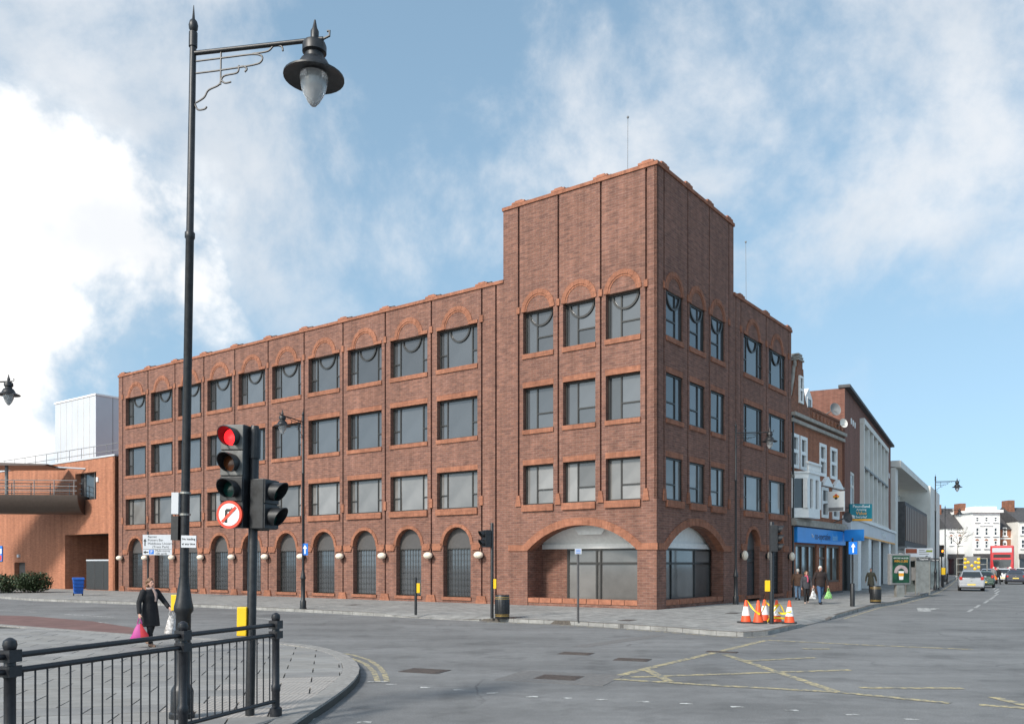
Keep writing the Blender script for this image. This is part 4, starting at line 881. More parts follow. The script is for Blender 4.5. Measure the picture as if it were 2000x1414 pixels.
# ---- terrace across the end of the street
def house(px0, px1, Y, py_top, label, name, wall, floors, roof=None, arch=False, trim=None, pitch=0, gap=.45):
    a, b = at(px0, Y, 0), at(px1, Y, 0); W = b.x - a.x; Ht = EYE + (HOR - py_top) / F_PX * Y
    t = thing(name, label, 'house', (a.x, Y, 0), 0)
    w_ = MB(); w_.box(0, W, 0, 9, BASE, Ht); w_.build('wall', wall, t)
    if roof: MB().add([(-.1, -.3, Ht), (W + .1, -.3, Ht), (W + .1, 9.3, Ht), (-.1, 9.3, Ht), (-.1, 4.5, Ht + pitch), (W + .1, 4.5, Ht + pitch)], [(0, 1, 5, 4), (3, 4, 5, 2), (0, 4, 3), (1, 2, 5)]).build('roof', roof, t)
    else: MB().box(-.3, W + .3, -.5, 9.2, Ht, Ht + .45).build('cornice', trim or wall, t)
    for z0, z1, n_, ar in floors:
        for k in range(n_):
            wd = W / n_ * gap; c_ = W * (k + .5) / n_
            o = wgrid(t, mpR, c_ - wd / 2, c_ + wd / 2, z0, z1, M['white'], M['glass_dark'], bars=(('h', (z0 + z1) / 2),), proud=.1, t=.12)
            MB().box(c_ - wd / 2 - .15, c_ + wd / 2 + .15, -.2, 0, z0 - .15, z0).build('sill', M['white'], o)
            if ar: MB().slab(mpR, [(c_ - wd / 2, z1)] + [(c_ - wd / 2 * math.cos(math.pi * i / 8), z1 + wd / 2 * math.sin(math.pi * i / 8)) for i in range(1, 8)] + [(c_ + wd / 2, z1)], -.05, .06).build('arch_panel', M['redbrick'] if ar == 1 else M['white'], o)
    MB().box(.1, W - .1, -.6, 0, 2.9, 3.7).build('shop_fascia', M['slate'], t); MB().box(.2, W - .2, -.12, -.02, .3, 2.9).build('shop_window', M['glass_dark'], t)
    return t, W, Ht
white_wall = pm('white_stucco', (.80, .79, .76), .7, var=.05, ns=.5)
house(1800, 1849, 143, 1040, 'slate roofed house glimpsed behind the far lamp post', 'terraced_house', white_wall, ((5, 7, 3, 0),), M['slate'], pitch=5)
t, W, Ht = house(1849.5, 1899, 140, 1032, 'white two storey house with slate roof left of the tall white house', 'terraced_house', white_wall, ((5.2, 6.6, 3, 1), (7.4, 8.0, 3, 0)), M['slate'], pitch=3.6, gap=.36)
MB().box(-.3, .6, 3, 4.2, Ht, Ht + 4.1).build('chimney', M['oldbrick'], t)
t, W, Ht = house(1899.6, 1953, 137, 1001, 'tall white three storey house with cornice at the end of the street', 'terraced_house', white_wall, ((4.6, 5.8, 3, 1), (6.6, 7.9, 3, 0), (8.8, 9.6, 3, 0)), None, gap=.4)
MB().box(.4, W - .4, .2, 8, Ht + .45, Ht + 1.0).build('parapet', white_wall, t); MB().box(-.4, .5, 3, 5, Ht, Ht + 1.7).build('chimney', M['oldbrick'], t)
MB().slab(mpR, [(W * .25, 8.15), (W * .75, 8.15), (W * .5, 8.6)], 0, .15).build('pediment', white_wall, t)
t, W, Ht = house(1953.6, 1988, 139, 1034, 'red brick house with white window surrounds right of the tall white house', 'terraced_house', M['redbrick'], ((4.6, 5.6, 2, 2), (6.6, 8.0, 2, 0)), M['slate'], pitch=3.4)
MB().box(-.2, .9, 3.8, 4.8, Ht + .5, Ht + 3.9).build('chimney', M['oldbrick'], t); MB().box(0, W, -.08, 0, 6.1, 6.3).build('string_course', M['white'], t)
t, W, Ht = house(1988.6, 2060, 137, 1018, 'cream house cut by the right edge of the picture', 'terraced_house', M['cream'], ((4.6, 6, 4, 0), (6.8, 8.2, 4, 0)), M['slate'], pitch=2.5)
MB().box(.2, 1.2, 3, 5, Ht + 1, Ht + 3.6).build('chimney', M['oldbrick'], t)

# ------------------------------------------------------------------ lamp posts
def lamp_parts():
    d = {}
    d['base'] = MB().lathe([(.155, 0), (.155, .06), (.137, .08), (.137, .34), (.12, .38), (.092, .42), (.092, 1.30), (.118, 1.34), (.118, 1.39), (.10, 1.46), (.075, 1.62), (.063, 1.70), (.063, 1.76)], 16).mesh('base', M['black'], True)
    d['column'] = MB().lathe([(.054, 1.7), (.050, 5.98), (.062, 6.0), (.062, 6.06), (.045, 6.08), (.040, 8.40)], 16).mesh('column', M['black'], True)
    d['finial'] = MB().lathe([(.052, 8.38), (.052, 8.56), (.03, 8.57), (.052, 8.60), (.058, 8.65), (.045, 8.70), (.018, 8.73), (.004, 8.90)], 14).mesh('finial', M['black'], True)
    a = MB(); a.tube([(0, 0, 8.30), (1.72, 0, 8.33)], .028, 10); a.tube([(1.72, 0, 8.33), (1.80, 0, 8.36), (1.80, 0, 8.42), (1.77, 0, 8.42)], .015, 6)
    d['arm'] = a.mesh('arm', M['black'], True)
    s = MB(); T = .012
    def tube0(path, r, n=6):
        P = [Vector(p) for p in path]; out = []
        for i in range(len(P) - 1):
            a, b, c, e = P[max(i - 1, 0)], P[i], P[i + 1], P[min(i + 2, len(P) - 1)]
            for k in range(5):
                u = k / 5; out.append(.5 * ((2 * b) + (c - a) * u + (2 * a - 5 * b + 4 * c - e) * u * u + (3 * b - a - 3 * c + e) * u ** 3))
        MB.tube(s, out + [P[-1]], r, n)
    s.tube = tube0
    s.tube([(.05, 0, 8.199), (.5, 0, 8.214), (.80, 0, 8.221), (.92, 0, 8.192), (.92, 0, 8.127), (.82, 0, 8.091), (.40, 0, 8.062), (.05, 0, 8.048)], T, 6)
    s.tube([(.80, 0, 8.228), (1.0, 0, 8.242), (1.08, 0, 8.300), (1.18, 0, 8.286), (1.20, 0, 8.228)], T, 6)
    s.tube([(.38, 0, 8.300), (.38, 0, 7.882)], T, 6); s.tube([(.62, 0, 8.098), (.60, 0, 8.012), (.42, 0, 7.983), (.36, 0, 7.882), (.22, 0, 7.825), (.16, 0, 7.738), (.05, 0, 7.681)], T, 6)
    s.tube([(.60, 0, 8.070), (.68, 0, 8.084), (.73, 0, 8.048), (.70, 0, 8.012)], T, 6); s.tube([(.38, 0, 7.940), (.44, 0, 7.897), (.52, 0, 7.904)], T, 6); s.tube([(.04, 0, 7.666), (.08, 0, 7.594), (.17, 0, 7.594), (.20, 0, 7.623)], T, 6)
    d['scrollwork'] = s.mesh('scrollwork', M['black'], True)
    L_ = MB(); L_.lathe([(.01, 8.52), (.03, 8.42), (.05, 8.38), (.05, 8.26), (.13, 8.24), (.145, 8.20), (.145, 8.12), (.11, 8.10), (.11, 8.05), (.16, 8.02), (.20, 7.95), (.22, 7.90), (.365, 7.83), (.365, 7.81), (.20, 7.86), (.17, 7.85), (.01, 7.88)], 28, (1.66, 0, 0))
    d['lantern'] = L_.mesh('lantern', M['black'], True)
    d['bowl'] = MB().lathe([(.168, 7.86), (.168, 7.78), (.155, 7.70), (.12, 7.61), (.07, 7.52), (.03, 7.475), (.004, 7.465)], 24, (1.66, 0, 0)).mesh('bowl', M['clear'], True)
    d['lamp_reflector'] = MB().lathe([(.01, 7.72), (.06, 7.72), (.06, 7.85), (.01, 7.86)], 12, (1.66, 0, 0)).mesh('lamp_reflector', M['steel'], True)
    return d
LP = lamp_parts()
def lamp_post(p, rz, label, lean=(0, 0), s=1.0):
    t = thing('street_lamp', label, 'street lamp', p, 0, 'black scrolled street lamps'); t.rotation_euler = (lean[0], lean[1], rz); t.scale = (s, s, s)
    for k, me in LP.items(): inst(me, k, t, (-.05, 0, .05) if k in ('lantern', 'bowl', 'lamp_reflector') else None)
    return t
lp = lamp_post(gnd(355, 1401, KH), R(-10), 'tall black street lamp with scrolled bracket rising behind the near guard rail', (0, R(1.05)), .98)
for z, w_, h_, m_, n_ in ((2.68, .13, .27, 'lightgrey', 'pale_control_box'), (2.37, .14, .30, 'black', 'dark_control_box')): MB().box(-.155, -.06, -.06, .06, z - h_ / 2, z + h_ / 2).build(n_, M[m_], lp)
for z in (2.53, 2.80): MB().lathe([(.066, z), (.066, z + .025)], 14).build('band', M['steel'], lp)
sgn = MB().box(.0, .20, -.08, -.068, 2.13, 2.28).build('loading_sign', M['signwhite'], lp); lettering('No loading', .040, sgn, (.10, -.082, 2.235), M['black'], ext=.001); lettering('at any time', .040, sgn, (.10, -.082, 2.175), M['black'], ext=.001)
lp2 = lamp_post(gnd(592, 1189, KH), math.atan2(-1.5, -.5), 'street lamp standing before the arched windows with a blue arrow plate', s=.95)
lp3 = lamp_post(gnd(1437, 1180, KH), R(-6), 'street lamp against the shaded side front of the brick building', s=.97)
lamp_post(gnd(1827, 1152.5, KH), R(-4), 'distant street lamp beside the phone boxes', s=.95)
lamp_post(at(1846, 92, KH), R(-4), 'farthest street lamp near the amber traffic light', s=.93)
lamp_post(at(-72, 26.4, KH), R(-3), 'street lamp whose lantern only hangs in at the left edge', s=.90)
def arrow_plate(parent, x, y, z, w_, h_, rz=0):
    o = MB().box(-w_ / 2, w_ / 2, -.015, .015, -h_ / 2, h_ / 2).build('arrow_plate', M['blue'], parent, loc=(x, y, z), rz=rz)
    a = MB(); a.slab(mpR, [(-.05, -.32), (.05, -.32), (.05, .05), (.16, .05), (0, .32), (-.16, .05), (-.05, .05)], .016, .02); a.v = [(x_ * h_ * 1.15, y_, z_ * h_ * 1.2) for x_, y_, z_ in a.v]
    a.build('white_arrow', M['white'], o); return o
arrow_plate(lp2, .0, .10, 2.65, .26, .52, math.pi - math.atan2(-1.5, -.5) + R(180))

# ------------------------------------------------------------------ traffic signals
def visor(r=.115, ln=.20):
    v = MB(); n_ = 22; pts = []
    for i in range(n_ + 1):
        a = R(-62 + 304 * i / n_); s_ = .30 + .70 * (1 + math.sin(a)) / 2
        pts.append((r * math.cos(a), r * math.sin(a), ln * s_))
    k = len(pts)
    v.add([(x, -.0, z) for x, z, l in pts] + [(x * 1.02, -l, z * 1.02) for x, z, l in pts] + [(x * .93, -l, z * .93) for x, z, l in pts] + [(x * .93, 0, z * .93) for x, z, l in pts],
          [(j * k + i, j * k + i + 1, (j + 1) % 4 * k + i + 1, (j + 1) % 4 * k + i) for j in range(4) for i in range(k - 1)])
    return v
VIS = visor().mesh('visor', M['black'], True)
HOUS = {}
def signal_head(parent, loc, rz, lenses, backs=None, sign=False, U=.30):
    n_ = len(lenses) + (1 if sign else 0)
    o = MB().box(-.155, .155, 0, .20, -U * n_, 0).build('signal_head', M['black'], parent, loc=loc, rz=rz, bevel=.012)
    for i, m_ in enumerate(lenses):
        z = -U * (i + .5)
        MB().box(-.15, .15, -.02, .0, z - U / 2 + .008, z + U / 2 - .008).build('lens_door', M[(backs or {}).get(i, 'black')], o, bevel=.006)
        q = MB(); q.M = Matrix.Rotation(R(90), 4, 'X'); q.lathe([(.10, .021), (.10, .03), (.06, .045), (.01, .05)], 20); q.build('lens', M[m_], o, True, loc=(0, 0, z))
        inst(VIS, 'visor', o, (0, -.02, z))
    if sign:
        z = -U * (n_ - .5); D = lambda r, y0, y1: [(r, y0), (r, y1)]
        q = MB(); q.M = Matrix.Rotation(R(90), 4, 'X'); q.lathe([(.172, .02), (.172, .05)], 32); s_ = q.build('no_right_turn_sign', M['signred'], o, loc=(.0, 0, z))
        q = MB(); q.M = Matrix.Rotation(R(90), 4, 'X'); q.lathe([(.138, .05), (.138, .053)], 32); q.build('white_disc', M['white'], s_)
        MB().slab(mpR, [(-.055, -.10), (-.02, -.10), (-.02, .035), (.03, .035), (.03, .015), (.085, .052), (.03, .092), (.03, .07), (-.035, .07), (-.055, .05)], .0535, .056).build('black_arrow', M['black'], s_)
        MB().slab(mpR, [(-.105, -.08), (-.08, -.105), (.105, .08), (.08, .105)], .0565, .059).build('red_bar', M['signred'], s_)
    return o
def signal_post(p, h_, label, r=.057, lean=(0, 0)):
    t = thing('traffic_signal', label, 'traffic signal', p); t.rotation_euler = (lean[0], lean[1], 0)
    MB().lathe([(r, 0), (r, h_), (r * .8, h_ + .03)], 16).build('post', M['black'], t, True)
    return t
def push_box(t, x, y, z, w_=.11, h_=.34, d=.12, rz=0):
    o = MB().box(-w_ / 2, w_ / 2, -d / 2, d / 2, -h_ / 2, h_ / 2).build('push_button_box', M['yellow'], t, loc=(x, y, z), rz=rz, bevel=.01)
    MB().box(-w_ / 2 + .02, w_ / 2 - .02, d / 2, d / 2 + .006, -.12, .12).build('push_panel', M['black'], o); return o
M['greydoor'] = pm('grey_weathered_door', (.13, .13, .125), .5, var=.3, ns=8)
t = signal_post(gnd(488, 1396, KH), 3.58, 'near traffic signal showing red above a no right turn sign', lean=(0, R(1.0)))
signal_head(t, (-.23, -.14, 3.60), R(-12), ['lensred', 'lensamber', 'lensoff'], {0: 'greydoor', 1: 'greydoor'}, True, .318)
signal_head(t, (.22, -.02, 2.94), R(72), ['lensoff', 'lensoff'], None, False, .31)
for z in (3.3, 2.5): MB().tube([(-.15, 0, z), (0, 0, z)], .025, 6).build('bracket', M['black'], t)
for z in (2.92, 2.7, 2.32): MB().tube([(0, 0, z), (.2, 0, z)], .02, 6).build('bracket', M['black'], t)
MB().lathe([(.075, 3.2), (.075, 3.56)], 14).build('cap_sleeve', M['black'], t)
push_box(t, -.10, -.02, 1.17, .12, .36)
t = signal_post(gnd(961, 1207, KH), 3.3, 'traffic signal with its head turned left beside the black litter bin')
signal_head(t, (-.27, -.05, 3.08), R(-62), ['lensoff', 'lensoff'], None, False, .3); MB().tube([(-.2, 0, 2.8), (0, 0, 2.8)], .02, 6).build('bracket', M['black'], t); push_box(t, .10, 0, 1.2, .1, .34)
t = signal_post(gnd(1507, 1218, KH), 3.2, 'traffic signal standing among the orange cones', .07)
signal_head(t, (.15, -.06, 3.12), R(78), ['lensoff', 'lensoff', 'lensoff'], None, False, .28); push_box(t, -.13, 0, 1.2, .14, .35)
t = signal_post(at(1839, 74, KH), 3.5, 'far traffic signal showing amber beside the distant lamp posts')
signal_head(t, (-.05, -.2, 3.55), R(-4), ['lensamber', 'lensamberlit', 'lensoff'], None, False, .34); push_box(t, .1, -.1, 1.3, .3, .6)
t = thing('push_button_post', 'yellow push button box on a post mostly hidden behind the near lamp column', 'post', at(352, 18.0, KH)); MB().lathe([(.05, 0), (.05, 1.4), (.03, 1.42)], 12).build('post', M['black'], t); push_box(t, -.11, 0, 1.08, .13, .33)
t = thing('push_button_post', 'short black post with yellow box before the third arch from the tower', 'post', gnd(812, 1200.5, KH)); MB().lathe([(.05, 0), (.05, 1.38), (.03, 1.4)], 12).build('post', M['black'], t); push_box(t, .10, 0, 1.0, .12, .36)

# ------------------------------------------------------------------ guard rail
posts = [Vector((-4.10, 6.99, KH)), Vector((-3.47, 9.03, KH)), Vector((-2.93, 10.62, KH))]
gr_ = thing('guard_rail', 'black metal pedestrian guard rail with ball topped posts in the near left corner', 'guard rail', posts[0])
o0 = posts[0]
pm_ = MB(); pm_.lathe([(.075, 0), (.075, .10), (.048, .12), (.048, .30), (.056, .32), (.056, .38), (.045, .40), (.045, .95), (.055, .97), (.055, 1.0), (.045, 1.02), (.045, 1.15), (.03, 1.16), (.03, 1.17), (.048, 1.19), (.056, 1.225), (.048, 1.26), (.02, 1.28), (.005, 1.285)], 18)
pm_.box(-.062, .062, -.062, .062, 1.085, 1.185); pm_.box(-.062, .062, -.062, .062, .965, 1.055)
pmesh = pm_.mesh('post', M['rail'], True)
ext = [posts[0] - (posts[1] - posts[0])] + posts
for i, p in enumerate(ext):
    d = (ext[min(i + 1, 3)] - ext[max(i - 1, 0)]); inst(pmesh, 'post', gr_, p - o0, math.atan2(d.y, d.x))
for i, (a, b) in enumerate(zip(ext, ext[1:])):
    d = (b - a); L_ = d.length; rz = math.atan2(d.y, d.x); org = a - o0
    for z, r in ((1.135, .026), (1.01, .026), (.19, .024)): MB().tube([(.04, 0, z), (L_ - .04, 0, z)], r, 10).build('rail', M['rail'], gr_, True, loc=org, rz=rz)
    n_ = int(L_ / .122); bar = MB().tube([(0, 0, .19), (0, 0, 1.01)], .0085, 8).mesh('bar', M['rail'], True)
    for k in range(1, n_): inst(bar, 'bar', gr_, org + d * (k / n_))

# ------------------------------------------------------------------ bins, posts, signs, cones
def litter_bin(p, label, s=1.0):
    t = thing('litter_bin', label, 'litter bin', p, .4, 'black litter bins with gold bands'); t.scale = (s, s, s)
    MB().lathe([(.235, 0), (.25, .02), (.25, .80), (.235, .82), (.19, .82), (.19, .60), (.01, .6)], 24).build('body', M['black'], t, True)
    for z in (.08, .13, .68, .735): MB().lathe([(.2515, z), (.256, z + .004), (.256, z + .014), (.2515, z + .018)], 24).build('gold_band', M['gold'], t)
    for k in range(16):
        a = 2 * math.pi * k / 16; MB().box(-.008, .008, -.006, .006, .16, .66).build('rib', M['black'], t, loc=(.252 * math.cos(a), .252 * math.sin(a), 0), rz=a + math.pi / 2)
litter_bin(gnd(981, 1207.5, KH), 'black litter bin with gold bands beside the traffic signal by the brick wall')
litter_bin(gnd(1710, 1177, KH), 'black litter bin with gold bands on the pavement before the white shop pillars', 1.02)
t = thing('parking_sign_post', 'thin grey post with small white plate before the big corner arch', 'sign post', gnd(1129, 1214, KH)); MB().lathe([(.038, 0), (.038, 2.38), (.02, 2.4)], 10).build('post', M['slate'], t); pl_ = MB().box(-.11, .11, -.06, -.045, 2.22, 2.40).build('plate', M['lightgrey'], t)
for z in (2.36, 2.31, 2.26): MB().box(-.08, .08, -.063, -.06, z - .012, z + .008).build('text_line', M['blue'], pl_)
t = thing('one_way_sign_post', 'black bollard post with blue white arrow sign in front of the bank', 'sign post', gnd(1665, 1184, KH)); MB().lathe([(.10, 0), (.10, 1.0), (.085, 1.03), (.04, 1.05), (.04, 3.0), (.05, 3.02), (.03, 3.06)], 14).build('post', M['black'], t, True); arrow_plate(t, 0, -.06, 2.62, .38, .56)
t = thing('direction_sign', 'white direction sign to Barnet and Potters Bar on a thin post behind the walking woman', 'road sign', at(289, 49.0, KH)); MB().lathe([(.055, 0), (.055, 3.75)], 10).build('post', M['black'], t)
sb = MB().box(-.27, 1.40, -.07, -.05, 2.42, 3.58).build('panel', M['signwhite'], t); MB().box(-.25, 1.38, -.073, -.07, 2.74, 2.76).build('divider', M['black'], sb)
for z, s_, x in ((3.46, 'Barnet', .02), (3.27, 'Potters Bar', .02), (3.07, 'Middlesex University', .02), (2.88, '(Trent Park)', .28)): lettering(s_, .19, sb, (x, -.074, z), M['black'], align='LEFT', ext=.001)
for z, s_ in ((2.66, 'Multi-storey'), (2.5, '100 yards')): lettering(s_, .17, sb, (.45, -.074, z), M['black'], align='LEFT', ext=.001)
MB().slab(mpR, [(-.17, 2.95), (-.11, 2.95), (-.11, 3.2), (-.05, 3.2), (-.14, 3.36), (-.23, 3.2), (-.17, 3.2)], .072, .076).build('up_arrow', M['black'], sb)
MB().slab(mpR, [(.05, 2.55), (.05, 2.61), (-.1, 2.61), (-.1, 2.67), (-.24, 2.58), (-.1, 2.49), (-.1, 2.55)], .072, .076).build('left_arrow', M['black'], sb)
pk = MB().box(.1, .36, -.076, -.07, 2.47, 2.71).build('parking_symbol', M['blue'], sb); lettering('P', .24, pk, (.23, -.078, 2.59), M['white'], ext=.001)
cone_lab = ['leftmost orange and white cone tied with yellow tape', 'all orange cone, second from the left of five', 'orange and white cone just left of the signal post', 'orange and white cone draped with tape right of the post', 'rightmost orange and white cone of the group']
cone_px = [(1457, 1216), (1481, 1217), (1493, 1214), (1517, 1216), (1542, 1217.5)]
CW = []
for i, ((x, y), lb) in enumerate(zip(cone_px, cone_lab)):
    p = gnd(x, y, KH); CW.append(p); t = thing('traffic_cone', lb, 'traffic cone', p, random.uniform(-.5, .5), 'traffic cones round the signal post')
    MB().box(-.21, .21, -.21, .21, 0, .045).build('foot', M['rubber'], t, bevel=.015)
    MB().lathe([(.165, .04), (.16, .07), (.036, .72), (.03, .735), (.005, .735)], 20).build('cone', M['orangecone'], t, True)
    if i != 1: MB().lathe([(.1295, .24), (.131, .24), (.0765, .53), (.075, .53)], 20).build('white_sleeve', M['white'], t, True)
tp = thing('barrier_tape', 'yellow barrier tape looped loosely between the traffic cones', 'tape', CW[0])
def tape(a, b, za, zb, sag, n_=10):
    m_ = MB(); vs = []
    for i in range(n_ + 1):
        s_ = i / n_; q = a.lerp(b, s_) - CW[0]; z = za + (zb - za) * s_ - sag * 4 * s_ * (1 - s_); tw_ = .035 * math.cos(s_ * 9); tz = .03
        vs += [(q.x + tw_ * .3, q.y - .16, z - tz), (q.x - tw_ * .3, q.y - .165 - .02 * math.sin(s_ * 9), z + tz)]
    m_.add(vs, [(2 * i, 2 * i + 1, 2 * i + 3, 2 * i + 2) for i in range(n_)]); o = m_.build('tape_length', M['tape'], tp); so = o.modifiers.new('thick', 'SOLIDIFY'); so.thickness = .004
tape(CW[0], CW[1], .72, .30, .06); tape(CW[1], CW[2], .34, .70, .12); tape(CW[2], CW[3], .66, .60, .10); tape(CW[3] + Vector((-.35, 0, 0)), CW[3] + Vector((.05, 0, 0)), .05, .62, -.04); tape(CW[3] + Vector((.05, 0, 0)), CW[3] + Vector((.33, 0, 0)), .60, .08, -.02); tape(CW[3], CW[4], .34, .40, .05); tape(CW[3] + Vector((-.3, 0, 0)), CW[3] + Vector((.3, 0, 0)), .22, .16, .02)
# advertising panel, phone boxes, far direction sign
p = gnd(1756, 1165.5, KH); t = thing('advertising_panel', 'free standing grey advertising panel with a dark green poster', 'advertising panel', p, R(18))
MB().box(-.27, .27, -.1, .1, 0, .72).build('leg', M['steel'], t); MB().box(-.72, .72, -.14, .14, .70, 2.50).build('case', M['grey'], t, bevel=.05)
po = MB().box(-.60, .60, -.15, -.141, .82, 2.38).build('poster', pm('dark_green_poster', (.006, .045, .02), .3, var=.9, ns=2.5), t)
lettering('KICK-START THE SUCCESS', .11, po, (0, -.155, 2.24), M['white'], ext=.001, sx=.8); lettering('WIN £1,000', .19, po, (0, -.155, 2.06), M['amber'], ext=.001)
b = MB(); rnd = random.Random(5)
for k in range(14):
    a = math.pi * (.05 + .9 * k / 13); cx, cz = .38 * math.cos(a), 1.42 + .33 * math.sin(a); b.slab(mpR, [(cx - .12, cz - .07), (cx + .1, cz - .1), (cx + .13, cz + .06), (cx - .09, cz + .1)], .151 + .001 * k, .152 + .001 * k)
b.build('banknote_fan', pm('pale_pink_paper', (.42, .33, .32), .5, var=.2, ns=8), po); MB().slab(mpR, [(-.14, 1.0), (.14, 1.0), (.2, 1.5), (-.2, 1.5)], .167, .169).build('paper_cup', M['white'], po); MB().slab(mpR, [(-.165, 1.2), (.165, 1.2), (.185, 1.38), (-.185, 1.38)], .1695, .171).build('cup_band', M['amber'], po)
def phone_box(px, py, rz, label, w_, side):
    t = thing('phone_box', label, 'phone box', gnd(px, py, KH), rz)
    f = MB()
    for x in (-w_ / 2, w_ / 2):
        for y in (-.45, .45): f.box(x - .035, x + .035, y - .035, y + .035, 0, 2.2)
    f.box(-w_ / 2 - .05, w_ / 2 + .05, -.5, .5, 2.12, 2.35); f.build('frame', M['steel'] if side else M['black'], t)
    MB().box(-w_ / 2 + .03, w_ / 2 - .03, -.47, -.455, .15, 2.1).build('panel', M['steel'] if side else M['glass_shop'], t)
    MB().box(-w_ / 2 + .03, w_ / 2 - .03, .455, .47, .15, 2.1).build('panel', M['glass_shop'], t); MB().box(w_ / 2 - .02, w_ / 2, -.42, .42, .25, 2.1).build('panel', M['glass_shop'], t)
    MB().box(-.2, .2, -.1, .3, .9, 1.7).build('telephone', M['grey'], t); hd = MB().box(-w_ / 2, w_ / 2, -.52, -.5, 2.14, 2.3).build('header', M['slate'], t); lettering('Telephone', .15, hd, (0, -.525, 2.21), M['white'], ext=.001)
phone_box(1792, 1161, R(15), 'steel sided phone box beside the advertising panel', 1.0, True)
phone_box(1817, 1150.5, R(12), 'dark framed phone box just left of the distant lamp post', .75, False)
t = thing('direction_sign', 'wide white direction sign with a brown panel above the phone boxes', 'road sign', at(1794, 67, KH), R(14))
for x in (-.9, .9): MB().lathe([(.05, 0), (.05, 2.4)], 8, (x, 0, 0)).build('post', M['grey'], t)
sb = MB().box(-1.28, 1.28, -.06, -.03, 2.2, 3.15).build('panel', M['signwhite'], t); MB().box(-1.22, -.2, -.066, -.06, 2.75, 3.1).build('brown_panel', pm('sign_brown', (.2, .05, .02), .4), sb); MB().box(.65, 1.22, -.066, -.06, 2.85, 3.0).build('green_panel', pm('sign_green', (.2, .24, .02), .4), sb)
MB().tube([(.55, -.065, 2.25), (.55, -.065, 2.45), (.66, -.065, 2.55), (.8, -.065, 2.55)], .025, 5).build('arrow', M['black'], sb)
for k, z in enumerate((3.0, 2.86, 2.7)): MB().box(.0, .5 + .2 * k, -.064, -.06, z - .03, z + .03).build('text_line', M['grey'], sb)

